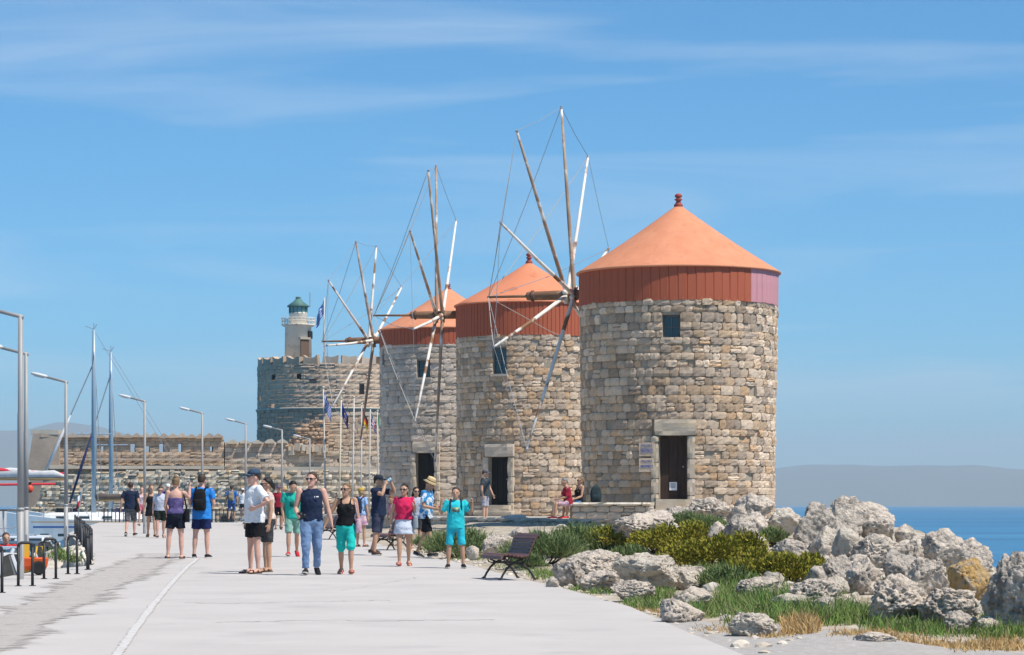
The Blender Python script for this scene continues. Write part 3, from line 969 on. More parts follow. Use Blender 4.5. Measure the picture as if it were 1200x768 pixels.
def merlons(owner, a, b, z, step, w, h, thick, seed, notch=True, m=None):
    rg = random.Random(seed)
    a, b = Vector(a), Vector(b)
    d = (b - a).normalized()
    Lg = (b - a).length
    ang = math.atan2(d.y, d.x)
    me = []
    for k in range(4):
        # swallow-tailed top
        j = [rg.uniform(-.06, .06) for _ in range(8)]
        if notch == 'peak':
            pr = [(-w / 2, 0), (w / 2, 0), (w / 2 + j[0] * .3, h * .35), (w * .12 + j[1], h * .95 + j[2]), (-w * .12 + j[3], h + j[4]), (-w / 2 + j[5] * .3, h * .35)]
        else:
            pr = [(-w / 2, 0), (w / 2, 0), (w / 2 + j[0] * .4, h + j[1]), (w * .2 + j[2] * .3, h * .93 + j[3]), (0 + j[4], h * .62 + j[5] * .5), (-w * .2, h * .9 + j[6]), (-w / 2 + j[7] * .4, h + j[1] * .6)]
        n = len(pr)
        me.append(mk_mesh('merlon', [(x, -thick / 2, y) for x, y in pr] + [(x, thick / 2, y) for x, y in pr],
                          [tuple(range(n)), tuple(range(2 * n - 1, n - 1, -1))] + [(i, n + i, n + (i + 1) % n, (i + 1) % n) for i in range(n)], m or m_merlon))
    s = step / 2
    while s < Lg:
        o = mk_obj('merlon', me[rg.randrange(4)], owner)
        p = a + d * s
        o.matrix_local = Matrix.Translation((p.x, p.y, z - .03 + rg.uniform(-.04, .03))) @ Matrix.Rotation(ang + rg.gauss(0, .02), 4, 'Z') @ Matrix.Diagonal((rg.uniform(.93, 1.06), 1, rg.uniform(.85, 1.1), 1))
        s += step

# rubble wall at the water, in front of the curtain
RW = thing('rubble_wall', 'pale rough rubble wall at the foot of the fort', 'wall', (0, 0, 0))
rg = random.Random(77)
xa, xb = hx(47, 164), hx(452, 164)
Vs = []
nx, nz = 60, 9
core = []
for j in range(nz + 1):
    for i in range(nx + 1):
        u, v = i / nx, j / nz
        x = xa + (xb - xa) * u
        ztop = np.interp(u, [0, .04, .1, .25, .6, 1.0], [1.1, 2.3, 3.05, 3.3, 3.35, 3.45])
        z = SEA - .4 + (ztop - SEA + .4) * v
        y = 160.5 + v * .7 + u * 2.5
        core.append((x, y + .16, z))
core2 = [(x, y + 6.0, z) for x, y, z in core[-(nx + 1):]]
Fc = [(j * (nx + 1) + i, j * (nx + 1) + i + 1, (j + 1) * (nx + 1) + i + 1, (j + 1) * (nx + 1) + i) for j in range(nz) for i in range(nx)]
b0 = len(core)
Fc += [(nz * (nx + 1) + i, nz * (nx + 1) + i + 1, b0 + i + 1, b0 + i) for i in range(nx)]
mk_obj('core', mk_mesh('core', core + core2, Fc, m_rubcore), RW)
its = courses(-.6, 3.4, .30, xb - xa, (.22, .62), [], rg, .05, .2)
its = [it for it in its if it[2] < np.interp(it[0] / (xb - xa), [0, .04, .1, .25, .6, 1.0], [1.1, 2.3, 3.05, 3.3, 3.35, 3.45]) + rg.uniform(-.2, .12)]
def pl(s, z):
    u = s / (xb - xa); v = (z - SEA + .4) / (3.3 - SEA + .4)
    return Vector((xa + s, 160.5 + v * .7 + u * 2.5, z)), math.atan2(2.5, xb - xa)
stone_wall(RW, its, pl, lambda it: 0, 0, m_rub, m_rub, .4, .012, rg, res=(2, 2), rough=.07, proud=.045, seed=31)
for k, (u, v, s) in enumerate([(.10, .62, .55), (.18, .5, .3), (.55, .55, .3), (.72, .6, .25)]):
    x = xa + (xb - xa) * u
    MB().box((x, 160.5 + v * .7 + u * 2.5 - .12, SEA - .4 + 4.9 * v), (s * 2.2, .08, s)).build('dark_hole', m_dark, RW)  # solid dark slab on the wall face, a hollow's shade painted as colour

# curtain wall with swallow-tailed battlements
D = 169.5
CW = thing('curtain_wall', 'dark weathered curtain wall with notched battlements and gun openings', 'wall', (0, 0, 0))
a, b = (hx(52, D), D - 1.5), (hx(262, D), D + .3)
zc = lambda py, d=D: CAMZ + (HOR - py) / F * d
Lg = (Vector(b) - Vector(a)).length
def hl(p0, p1, y0, y1): 
    f = lambda p: (p - 52) / 210 * Lg
    return (f(p0), f(p1), zc(y1), zc(y0))
holes = [hl(121, 124, 523, 532), hl(154.5, 160, 520, 531), hl(171, 176.5, 522, 532), hl(187.5, 192.5, 520, 532), hl(209.5, 213.5, 520, 531), hl(246, 249, 523, 529)]
flat_wall(CW, a, b, 3.2, zc(513), 1.2, .34, (.3, .75), m_fort, m_fortcore, 41, holes)
for h in holes:
    p = Vector(a) + (Vector(b) - Vector(a)).normalized() * ((h[0] + h[1]) / 2)
    MB().box((p.x + .12, p.y + .75, h[2] + (h[3] - h[2]) * .3), ((h[1] - h[0]) * .6, .5, (h[3] - h[2]) * .58)).build('embrasure_fill', m_ledge, CW)
merlons(CW, a, b, zc(513), .56, .56, .26, .55, 3, 'peak')
merlons(CW, (b[0] + .1, b[1]), (hx(334, D), D + .9), zc(519), .78, .62, .26, .55, 4, 'peak', m_ledge)
for (p0, p1, py, h) in [(62, 264, 548, .22), (95, 262, 539, .13)]:
    MB().box(((hx(p0, D) + hx(p1, D)) / 2, D - .85, zc(py) + 0), (hx(p1, D) - hx(p0, D), .55, h), math.atan2(1.8, Lg)).build('ledge', m_ledge if h > .2 else m_merlon, CW)
# battered left end
V = []
for (dx, z) in ((-1.15, SEA - .3), (-.62, 2.6), (-.28, 4.6), (-.1, zc(509))):
    V += [(hx(52, D) + dx - .3, D - 1.75, z), (hx(52, D) + 1.2, D - 1.65, z), (hx(52, D) + 1.2, D + 2, z), (hx(52, D) + dx - .1, D + 2.5, z)]
Fc = [(4 * k + i, 4 * k + (i + 1) % 4, 4 * k + 4 + (i + 1) % 4, 4 * k + 4 + i) for k in range(3) for i in range(4)] + [(12, 13, 14, 15)]
mk_obj('battered_end', mk_mesh('battered_end', V, Fc, m_fortcore), CW)
MB().box((hx(58, D), D - .9, zc(509) + .08), (1.7, 1.6, .3)).build('coping', m_ledge, CW)

# right hand lower wall
LW = thing('outer_wall', 'grey outer wall of the fort with pale ledge behind the flagpoles', 'wall', (0, 0, 0))
m_mid = stone_mass_mat('midwall', (.55, .45, .355), (.45, .365, .285), GREY, (.53, .475, .41), .6)
a2, b2 = (hx(263, D), D + .3), (hx(336, D), D + .9)
flat_wall(LW, a2, b2, 3.2, zc(518), 1.2, .36, (.35, .9), m_mid, m_fortcore, 43, [(2.2, 2.5, zc(541), zc(537))])
a3, b3 = (hx(333, D), D + .88), (hx(452, D), D + 1.8)
flat_wall(LW, a3, b3, 3.2, zc(528), 1.2, .36, (.35, .9), m_mid, m_rubcore, 44, [(3.0, 3.35, zc(541), zc(537)), (5.1, 5.4, zc(538), zc(533))])
for (p0, p1, py) in [(319, 452, 549)]:
    MB().box(((hx(p0, D) + hx(p1, D)) / 2, D + .95, zc(py)), (hx(p1, D) - hx(p0, D), .8, .2), .15).build('ledge', m_ledge, LW)
rgq = random.Random(9)
for k in range(13):
    x = hx(338 + k * 3.6, D)
    MB().box((x, D + 1.0, zc(527) + rgq.uniform(-.05, .25) * (1 if k < 9 else .3)), (rgq.uniform(.2, .5), .6, rgq.uniform(.25, .6)), rgq.uniform(-.4, .4)).build('loose_block', m_ledge if k % 2 else m_mid, LW)

# dark bastion in front of the keep
BS = thing('bastion', 'dark square bastion with low battlements in front of the round keep', 'bastion', (0, 0, 0))
Db = 172.0
flat_wall(BS, (hx(380, Db), Db + .2), (hx(458, Db), Db + 1), zc(530, Db), zc(486, Db), 3.0, .36, (.35, .9), m_fort, m_fortcore, 46)
merlons(BS, (hx(380, Db), Db + .5), (hx(458, Db), Db + 1.3), zc(486, Db), .5, .5, .2, .6, 5, 'peak', m_ledge)
# tumbled ochre masonry beside the bastion
RM = thing('ruined_masonry', 'tumbled ochre brickwork beside the dark bastion', 'ruin', (0, 0, 0))
rgq = random.Random(19)
m_och = stone_mass_mat('ochre', (.46, .30, .19), (.40, .29, .21), WARM, (.45, .38, .30), .8)
its = [(s, w, z, h) for (s, w, z, h) in courses(0, 3.2, .24, 3.4, (.22, .5), [], rgq, .1) if z < .3 + 1.9 * max(0, 1 - abs(s - 2.7) / 2.0) + rgq.uniform(-.25, .25)]
stone_wall(RM, its, lambda s, z: (Vector((hx(322, Db) + s, Db - .4, zc(525, Db) + z)), 0), lambda it: 1, 300, m_och, m_och, .5, .02, rgq, res=(2, 2), rough=.09, proud=.07, seed=33)

# round keep
KD = 187.0
KR = 5.5
kx = hx(302, KD) + KR
KP = thing('round_keep', 'big round fort tower of weathered grey masonry with notched battlements', 'tower', (kx, KD, 0))
zk = lambda py: CAMZ + (HOR - py) / F * (KD - KR * .5)
ztop = zk(428)
MB().lathe([(KR - .04, 1), (KR - .09, zk(480)), (KR - .1, zk(480)), (KR - .14, ztop), (KR - 1.2, ztop), (KR - 1.2, ztop - .8)], 72).build('core', m_fortcore, KP, True)
m_keep = stone_mass_mat('keep', (.62, .455, .33), (.48, .35, .255), FORTP, (.64, .53, .43), .5)
m_keepl = stone_mass_mat('keeplow', (.56, .385, .28), (.43, .295, .215), FORTP, (.56, .44, .35), .5)
rg = random.Random(50)
kh = []
def ks_(px): 
    o = math.asin(max(-1, min(1, ((px - 600) / F * (KD - KR * .8) - kx) / KR)))
    return (math.pi + o) * KR
for (p0, p1, y0, y1) in [(316, 321, 438, 446), (348, 353.5, 440, 446), (422, 427.5, 453, 464)]:
    kh.append((ks_(p0), ks_(p1), zk(y1), zk(y0)))
def plk(s, z):
    a = math.pi / 2 + s / KR
    r = KR + .05 - .01 * (z - 5)
    return Vector((r * math.cos(a), r * math.sin(a), z)), a + math.pi / 2
its = courses(zk(480), ztop, .33, 2 * math.pi * KR, (.3, .8), kh, rg, .02)
stone_wall(KP, its, plk, lambda it: 0, 0, m_keep, m_keep, .3, .012, rg, res=(2, 2), rough=.025, proud=.014, seed=51)
its = courses(2.5, zk(480), .3, 2 * math.pi * KR, (.28, .6), [], rg, .02)
stone_wall(KP, its, plk, lambda it: 0, 0, m_keepl, m_keepl, .3, .012, rg, res=(2, 2), rough=.03, proud=.016, seed=52)
MB().lathe([(KR - .2, -.07), (KR + .1, -.07), (KR + .12, .0), (KR + .1, .06), (KR - .2, .08)], 72, (0, 0, zk(480))).build('string_course', m_ledge, KP, True)
for h in kh:
    sm_ = (h[0] + h[1]) / 2
    p, an = plk(sm_, (h[2] + h[3]) / 2)
    f = Vector((math.cos(an - math.pi / 2), math.sin(an - math.pi / 2), 0))
    MB().box(p + f * -.16, (h[1] - h[0], .14, h[3] - h[2]), an).build('window', m_dark, KP)
nm = 26
rg = random.Random(8)
for k in range(nm):
    a = 2 * math.pi * (k + .35) / nm
    w = 2 * math.pi * KR / nm * .78
    j = [rg.uniform(-.07, .07) for _ in range(8)]
    hm = .56
    pr = [(-w / 2, 0), (w / 2, 0), (w / 2 + j[0], hm + j[1]), (w * .28, hm * .82 + j[3]), (0 + j[4], hm * .74 + j[5]), (-w * .3, hm * .86 + j[6]), (-w / 2 + j[7], hm + j[2])]
    n = len(pr)
    me = mk_mesh('merlon', [(x, -.25, y) for x, y in pr] + [(x, .25, y) for x, y in pr], [tuple(range(n)), tuple(range(2 * n - 1, n - 1, -1))] + [(i, n + i, n + (i + 1) % n, (i + 1) % n) for i in range(n)], m_merlon)
    o = mk_obj('merlon', me, KP)
    o.matrix_local = Matrix.Translation(((KR - .28) * math.cos(a), (KR - .28) * math.sin(a), ztop - .05)) @ Matrix.Rotation(a + math.pi / 2, 4, 'Z')

# lighthouse
m_lh = mat('whitewashed_render', (.80, .73, .62), (.70, .64, .54), scale=.8, rough=.9, c3=(.45, .40, .34), c3s=1.6, c3pos=(.58, .75))
m_green = mat('green_copper', (.09, .19, .165), (.06, .14, .125), scale=2, rough=.6)
LHD = 186.0
lx = hx(349.5, LHD)
zl = lambda py: CAMZ + (HOR - py) / F * LHD
LH = thing('lighthouse', 'white lighthouse with green lantern standing on the round keep', 'lighthouse', (lx, LHD, 0))
r_ = 15.4 / F * LHD
MB().lathe([(r_ + .05, ztop - .9), (r_, zl(384)), (r_ + .05, zl(383.5)), (r_ + .22, zl(382)), (r_ + .24, zl(380.5)), (r_ * .3, zl(380))], 40).build('tower', m_lh, LH, True)
rg_ = 10.5 / F * LHD
MB().lathe([(rg_, zl(381)), (rg_, zl(368)), (rg_ + .03, zl(367)), (rg_ - .05, zl(366.5))], 32).build('lantern_base', m_lh, LH, True)
LN = MB().lathe([(rg_ - .02, zl(368)), (rg_ - .02, zl(359.5))], 12).build('lantern', mat('lantern_glass', (.16, .30, .30), rough=.15, spec=.6), LH)
for k in range(12):
    a = 2 * math.pi * (k + .0) / 12
    MB().box((rg_ * math.cos(a), rg_ * math.sin(a), (zl(368) + zl(359)) / 2), (.06, .06, zl(359) - zl(368)), a).build('mullion', m_green, LN)
MB().lathe([(rg_ + .14, zl(360)), (rg_ + .16, zl(359)), (rg_ * .55, zl(353.5)), (.2, zl(350.8)), (.14, zl(350.2)), (.2, zl(349.4)), (.17, zl(348.3)), (.02, zl(347.6))], 24).build('cupola', m_green, LH, True)
MB().tube([(.8, 0, zl(360)), (.8, 0, zl(343))], .025, 6).build('lightning_rod', m_wire, LH)
RLr = r_ + .24
rl = MB()
for z in (zl(376.5), zl(373.2)):
    rl.tube([(RLr * math.cos(2 * math.pi * k / 24), RLr * math.sin(2 * math.pi * k / 24), z) for k in range(25)], .025, 5)
RLO = rl.build('gallery_rail', m_lh, LH)
for k in range(24):
    a = 2 * math.pi * k / 24
    MB().tube([(RLr * math.cos(a), RLr * math.sin(a), zl(380.8)), (RLr * math.cos(a), RLr * math.sin(a), zl(373))], .022, 5).build('baluster', m_lh, RLO)
da = math.asin((358 - 349.5) / 15.4)
A = -math.pi / 2 + da
dm = Matrix.Translation((r_ * math.cos(A), r_ * math.sin(A), 0)) @ Matrix.Rotation(A + math.pi / 2, 4, 'Z')
MB().box((0, .05, zl(410)), (.62, .2, 1.35)).xform(dm).build('doorway', mat('brown_shutter', (.16, .10, .07), rough=.8), LH)
MB().box((0, -.02, zl(397.5)), (.8, .22, .14)).xform(dm).build('door_lintel', m_ledge, LH)
A = -math.pi / 2 + R(66)
dm = Matrix.Translation((r_ * math.cos(A), r_ * math.sin(A), 0)) @ Matrix.Rotation(A + math.pi / 2, 4, 'Z')
MB().box((0, .02, zl(393)), (.5, .2, .5)).xform(dm).build('window', m_dark, LH)

# ================================================================== FLAGS
m_pole = mat('white_pole', (.60, .58, .54), (.50, .48, .45), scale=.8, rough=.7)
m_gold = mat('yellowed_pole', (.62, .56, .42), rough=.6)
def flag_mesh(name, w, h, mats, cells, seed, droop=.8):
    """limp flag hanging from its hoist; cells(u,v)->material index; built of real folds"""
    nx, nz = 18, 14
    V, Fc, mi = [], [], []
    rg = random.Random(seed)
    ph = rg.uniform(0, 6)
    for j in range(nz + 1):
        for i in range(nx + 1):
            u, v = i / nx, j / nz
            x = u * w * (1 - droop * .72)
            z = -v * h - u * w * droop * .82 - .04 * math.sin(5 * u)
            y = math.sin(u * 9 + ph + v * 1.5) * .09 * u ** .6 * (.4 + w)
            V.append((x + .03, y, z))
    for j in range(nz):
        for i in range(nx):
            a = j * (nx + 1) + i
            Fc.append((a, a + 1, a + nx + 2, a + nx + 1))
            mi.append(cells((i + .5) / nx, (j + .5) / nz))
    me = mk_mesh(name, V, Fc, None, True)
    for m in mats: me.materials.append(m)
    me.polygons.foreach_set('material_index', np.array(mi, np.int32))
    return me
fm = {k: mat('flag_' + k, c, rough=.8) for k, c in dict(blue=(.03, .10, .42), white=(.75, .76, .78), navy=(.02, .04, .22), yellow=(.72, .48, .03), red=(.60, .04, .05), green=(.03, .27, .10), black=(.02, .02, .02)).items()}
greek = ([fm['blue'], fm['white']], lambda u, v: (1 if (abs(u - .19) < .035 or abs(v - .28) < .055) else 0) if (u < .38 and v < .55) else int(v * 9) % 2)
eu = ([fm['navy'], fm['yellow']], lambda u, v: 1 if .18 < math.hypot((u - .5) * 1.5, v - .5) < .27 and int(math.atan2(v - .5, u - .5) * 4) % 2 == 0 else 0)
german = ([fm['black'], fm['red'], fm['yellow']], lambda u, v: min(2, int(v * 3)))
british = ([fm['navy'], fm['white'], fm['red']], lambda u, v: 2 if (abs(u - .5) < .06 or abs(v - .5) < .1) else (1 if abs(u - .5) < .11 or abs(v - .5) < .17 or abs(abs(u - .5) - abs(v - .5)) < .06 else 0))
italian = ([fm['green'], fm['white'], fm['red']], lambda u, v: min(2, int(u * 3)))
fp = [(379, 119, 455, greek, 'flagpole with limp blue and white striped flag'), (400, 128, 468, eu, 'flagpole with limp dark blue starred flag'), (415, 135, 466, None, 'bare white flagpole without a flag'),
      (424, 141, 474, german, 'flagpole with black, red and yellow flag'), (434, 147, 479, british, 'flagpole with red, white and blue crossed flag'), (442.5, 152, 482, italian, 'flagpole with green, white and red flag')]
for k, (px, d, py, fl, lab) in enumerate(fp):
    x, y, zt = at(px, py, d)
    zb = float(zroad(d)) + (.0 if x < xe(d) else 0)
    zb = float(hterr(np.array([x]), np.array([d]))[0]) if x > xe(d) else float(zroad(d))
    T = thing('flagpole', lab, 'flagpole', (x, y, zb), 0, 'flagpoles below the fort')
    Hh = zt - zb
    lean = [-.1, .12, .1, .05, .08, -.03][k]
    PO = MB().tube([(-lean, 0, -.05), (0, 0, Hh)], [.045, .03], 10).build('pole', m_pole if k != 1 else m_gold, T, True)
    MB().lathe([(.14, 0), (.14, .05), (.08, .12), (.06, .16)], 12, (-lean, 0, 0)).build('base', m_wire, T, True)
    MB().ell((0, 0, Hh + .03), (.06, .06, .05), 10, 6).build('finial', m_gold, PO, True)
    if fl:
        o = mk_obj('flag', flag_mesh('flag', 1.0, .62, fl[0], fl[1], k, .97), T)
        o.location = (0, -.02, Hh - .12)
x, y, zt = at(380, 349, 182.5)
T = thing('keep_flagpole', 'tall flagpole with blue and white striped flag on top of the round keep', 'flagpole', (x, y, ztop - .85))
MB().tube([(0, 0, 0), (0, 0, zt - ztop + .85)], [.07, .035], 8).build('pole', m_pole, T, True)
o = mk_obj('flag', flag_mesh('flag', 1.5, .9, greek[0], greek[1], 9, .9), T); o.location = (0, 0, zt - ztop + .75); o.rotation_euler = (0, 0, math.pi * .9)

# ================================================================== LAMP POSTS
m_galv = mat('galvanised_steel', (.36, .355, .35), (.30, .295, .29), scale=1.2, rough=.6, metal=.2)
m_lamp = mat('lamp_housing', (.55, .56, .57), rough=.5)
m_lens = mat('lamp_lens', (.5, .5, .48), rough=.25)
lamps = [(24, 44.5, 370), (30.6, 56.4, 414), (77.4, 70.6, 447), (169.6, 95, 470), (237, 106, 484), (288, 120, 496.4), (330.5, 131, 504), (363, 150, 514.5)]
lamp_lab = ['next to the yellow board at the railing', 'behind the first one by the parked cars', 'above the weedy bank and the bent railing', 'beside the group of strolling women', 'behind the man with the black backpack',
            'behind the man in cap and white shirt', 'above the youth in green shirt', 'small and far, next to the first flagpole']
for k, (px, d, ty) in enumerate(lamps):
    x = hx(px, d)
    zb = float(zroad(d))
    if x < xl(d) - .02: zb = float(zroad(d)) - .05
    T = thing('street_lamp', 'grey steel street lamp with tilted arm, ' + lamp_lab[k], 'street lamp', (x, d, zb), 0, 'street lamps along the promenade')
    Hh = CAMZ + (HOR - ty) / F * d - zb
    MB().tube([(0, 0, -.6), (0, 0, .0), (0, 0, 1.15)], [.06, .06, .058], 14).build('pole_base', m_galv, T, True)
    MB().tube([(0, 0, 1.12), (0, 0, 1.17)], [.064, .064], 14).build('collar', m_galv, T, True)
    PO = MB().tube([(0, 0, 1.15), (0, 0, 2.7), (0, 0, 2.72), (0, 0, Hh)], [.052, .05, .044, .04], 14).build('pole', m_galv, T, True)
    MB().tube([(.05, 0, Hh - .03), (-.02, 0, Hh - .01), (-.55, 0, Hh + .12)], [.035, .035, .03], 10).build('arm', m_galv, T, True)
    Hd = MB().loft([(0, 0, 0, .02, .05), (0, 0, .04, .045, .09), (0, 0, .3, .05, .1), (0, 0, .42, .035, .07), (0, 0, .44, .01, .02)], 14).xform(Matrix.Translation((-.48, 0, Hh + .115)) @ Matrix.Rotation(R(-77), 4, 'Y')).build('lamp_head', m_lamp, T, True)
    MB().box((-.7, 0, Hh + .115), (.24, .12, .02), rot=Matrix.Rotation(R(13), 3, 'Y')).build('lens', m_lens, Hd)
    MB().box((0, -.078, .45), (.07, .01, .3)).build('hatch', m_galv, T)

# ================================================================== RAILINGS
m_blk = mat('black_rail_paint', (.022, .022, .025), (.035, .035, .037), scale=3, rough=.5, c3=(.35, .36, .37), c3s=14, c3pos=(.7, .76))
def hoop(x, y, ang, w, h, lab, grp, z=None):
    z = float(zroad(y)) if z is None else z
    T = thing('hoop_railing', lab, 'railing', (x, y, z), ang, grp)
    r = .023
    for s in (-1, 1):
        MB().tube([(s * w / 2, 0, -.05), (s * w / 2, 0, h - .06)], r, 8).build('post', m_blk, T, True)
        MB().lathe([(.055, 0), (.055, .015), (.032, .02)], 10, (s * w / 2, 0, 0)).build('foot_plate', m_blk, T)
    MB().tube([(-w / 2, 0, h - .07), (-w / 2 + .01, 0, h - .02), (-w / 2 + .05, 0, h), (w / 2 - .05, 0, h), (w / 2 - .01, 0, h - .02), (w / 2, 0, h - .07)], r, 8).build('top_bar', m_blk, T, True)
    return T
gA = [((-6, 697), (2, 694)), ((22, 689), (37.5, 686)), ((52, 681), (65, 677)), ((80, 675), (90, 671.5))]
for i, (p, q_) in enumerate(gA):
    m_ = Vector(groad((p[0] + q_[0]) / 2, (p[1] + q_[1]) / 2)); wpx = (q_[0] - p[0]) / F * m_.y
    T = hoop(m_.x, m_.y, R(22), wpx / math.cos(R(22)), .66,
             ['black hoop railing cut off beside the white car', 'black hoop railing in front of the yellow board', 'black hoop railing right of the yellow board', 'black hoop railing at the weedy bank'][i], 'hoop railings at the quay edge')
for k in range(12):
    t = k / 11
    py = 668 - 42 * t ** .8
    px = np.interp(t, [0, .12, 1], [103, 108, 88])
    x, y, z = groad(px, py)
    hoop(x, y, R(95) + rng.uniform(-.05, .05), .5 if k else .24, .66 + rng.uniform(-.02, .02), 'black hoop railing in the bent row beyond the weedy bank', 'hoop railings of the bent row')
FN = thing('bar_fence', 'black upright bar fence across the end of the quay', 'fence', (-19.6, 131.2, float(zroad(131))))
n = 34
for k in range(n):
    MB().tube([(k * 6.3 / n, 0, -.02), (k * 6.3 / n, 0, .66 + .03 * (k % 4 == 0))], .022 if k % 4 else .032, 6).build('bar', m_blk, FN)
for z in (.60, .12):
    MB().tube([(0, 0, z), (6.2, 0, z)], .02, 6).build('rail', m_blk, FN)

# ================================================================== BOATS
m_hull = mat('white_gelcoat', (.78, .78, .77), (.72, .72, .71), scale=.8, rough=.3, spec=.5)
m_hullb = mat('blue_waterline', (.05, .12, .3), rough=.4)
m_mast = mat('blue_grey_mast', (.30, .40, .48), (.26, .36, .44), scale=.7, rough=.4, metal=.2)
m_cover = mat('brown_sail_cover', (.13, .10, .085), (.09, .07, .06), scale=3, rough=.9)
m_teak = mat('boom_wood', (.42, .28, .13), rough=.6)
m_redc = mat('red_sail_cover', (.55, .04, .06), rough=.8)
m_pink2 = mat('faded_red_cover', (.62, .28, .30), rough=.8)
m_navy = mat('navy_canvas', (.02, .03, .09), rough=.9)
m_sailg = mat('furled_sail_grey', (.62, .62, .62), (.5, .5, .5), scale=3, rough=.9)
def yacht(name, label, loc, length, beam, free, heading, mast_x, mast_h, mast_r, boom, cover, cov2, fore, m_mst=m_mast, stripe=m_hullb, cvh=1.0):
    T = thing(name, label, 'sailing boat', loc, heading)
    # hull along local x: bow at -length/2 (left), stern at +length/2
    RG = []
    n = 12
    for k in range(n + 1):
        t = k / n
        x = -length / 2 + length * t
        b = beam / 2 * (math.sin(min(1, t * 1.5) * math.pi / 2) ** .7) * (1 - .25 * max(0, t - .7) / .3) + .03
        sh = free * (1.18 - .25 * math.sin(t * math.pi * .9))
        RG.append([Vector((x + .5 * (1 - t) * (1 - 1), -b, sh)), Vector((x, -b * .93, sh * .45)), Vector((x, -b * .6, -.15)), Vector((x, 0, -.4)), Vector((x, b * .6, -.15)), Vector((x, b * .93, sh * .45)), Vector((x, b, sh))])
    V = [p for r in RG for p in r]
    m7 = 7
    Fc = [(k * m7 + i, k * m7 + i + 1, (k + 1) * m7 + i + 1, (k + 1) * m7 + i) for k in range(n) for i in range(6)]
    Fc += [(k * m7, (k + 1) * m7, (k + 1) * m7 + 6, k * m7 + 6) for k in range(n)] + [tuple(n * m7 + i for i in range(7)), tuple(range(6, -1, -1))]
    HU = mk_obj('hull', mk_mesh('hull', V, Fc, m_hull, False), T)
    MB().box((0, -beam * .502, free * .80), (length * .5, .03, .10)).build('stripe', stripe, HU)
    MB().box((.6, -beam * .506, free * .9), (length * .62, .05, .06)).build('rub_rail', m_teak, HU)
    for k in range(7):
        MB().box((-length * .2 + k * length * .075, -beam * .505, free * .64), (.42, .03, .14)).build('porthole', m_glass, HU)
    for k in range(4):
        MB().ell((-length * .18 + k * length * .13, -beam * .56, free * .5), (.13, .13, .32), 10, 8).build('fender', m_navy if k % 2 else m_sailg, T, True)
    CB = MB().loft([(0, 0, 0, length * .2, beam * .32), (0, 0, .3, length * .19, beam * .29), (0, 0, .42, length * .16, beam * .24)], 20, 4).xform(Matrix.Translation((-.4, 0, free * .92))).build('cabin', m_hull, T)
    for k in (-1, 0, 1):
        MB().box((-.4 + k * length * .1, -beam * .31, free * .92 + .18), (.5, .03, .12)).build('porthole', m_glass, CB)
    MB().box((length * .28, 0, free * .92 + .75), (length * .16, beam * .6, .06)).build('bimini', m_sailg, T)
    MS = MB().tube([(mast_x, 0, free * .9), (mast_x, 0, mast_h * .7), (mast_x, 0, mast_h)], [mast_r, mast_r * .95, mast_r * .7], 12).build('mast', m_mst, T, True)
    MB().tube([(mast_x - .9, 0, mast_h * .56), (mast_x + .9, 0, mast_h * .56)], .03, 6).build('spreader', m_mst, MS)
    MB().tube([(mast_x, 0, mast_h), (mast_x, 0, mast_h + .35)], .02, 5).build('antenna', m_wire, MS)
    MB().tube([(mast_x - .45, 0, mast_h + .2), (mast_x, 0, mast_h + .05), (mast_x + .15, 0, mast_h + .3)], .02, 5).build('wind_vane', m_wire, MS)
    bz = boom[2]
    BO = MB().tube([(boom[0], 0, bz), (boom[1], 0, bz)], .07, 8).build('boom', m_teak, T, True)
    x0, x1 = min(boom[:2]), max(boom[:2])
    CV = MB()
    RG = []
    for k in range(15):
        t = k / 14
        x = x0 + (x1 - x0) * t
        hh = cvh * (.30 - .16 * t) * (1 + .12 * math.sin(t * 21)) * (.4 if k in (0, 14) else 1)
        RG.append([Vector((x, .16 * math.cos(q_) * (1 - .3 * t), bz + .04 + hh * (.5 + .55 * math.sin(q_)))) for q_ in [2 * math.pi * i / 10 for i in range(10)]])
    CV.rings(RG).build('sail_cover', cover, T, True)
    if cov2:
        MB().tube([(x0, 0, bz - .3), (x1 - .4, 0, bz - .22)], .05, 8).build('lower_roll', cov2, T, True)
    fx, fz, ft, fr, fmm = fore
    MB().tube([(mast_x, 0, ft), (mast_x + (fx - mast_x) * .5, 0, ft + (fz - ft) * .5)], .03, 6).build('forestay', m_wire, T)
    MB().tube([(mast_x + (fx - mast_x) * .45, 0, ft + (fz - ft) * .45), (mast_x + (fx - mast_x) * .7, 0, ft + (fz - ft) * .7), (fx, 0, fz)], [fr * .4, fr, fr * .7], 8).build('furled_jib', fmm, T, True)
    for s in (-1, 1):
        MB().tube([(mast_x, 0, mast_h * .95), (mast_x + .35, s * beam * .45, free)], .015, 5).build('shroud', m_wire, T)
    MB().tube([(mast_x, 0, mast_h), (length / 2 - .1, 0, free)], .012, 5).build('backstay', m_wire, T)
    for k in range(9):
        x = -length * .42 + k * length * .105
        for s in (-1, 1):
            bb = beam * .44 * math.sin(min(1, (x / length + .5) * 1.5) * math.pi / 2) ** .7
            MB().tube([(x, s * bb, free * .9), (x, s * bb, free + .6)], .018, 5).build('stanchion', m_wire, T)
    return T
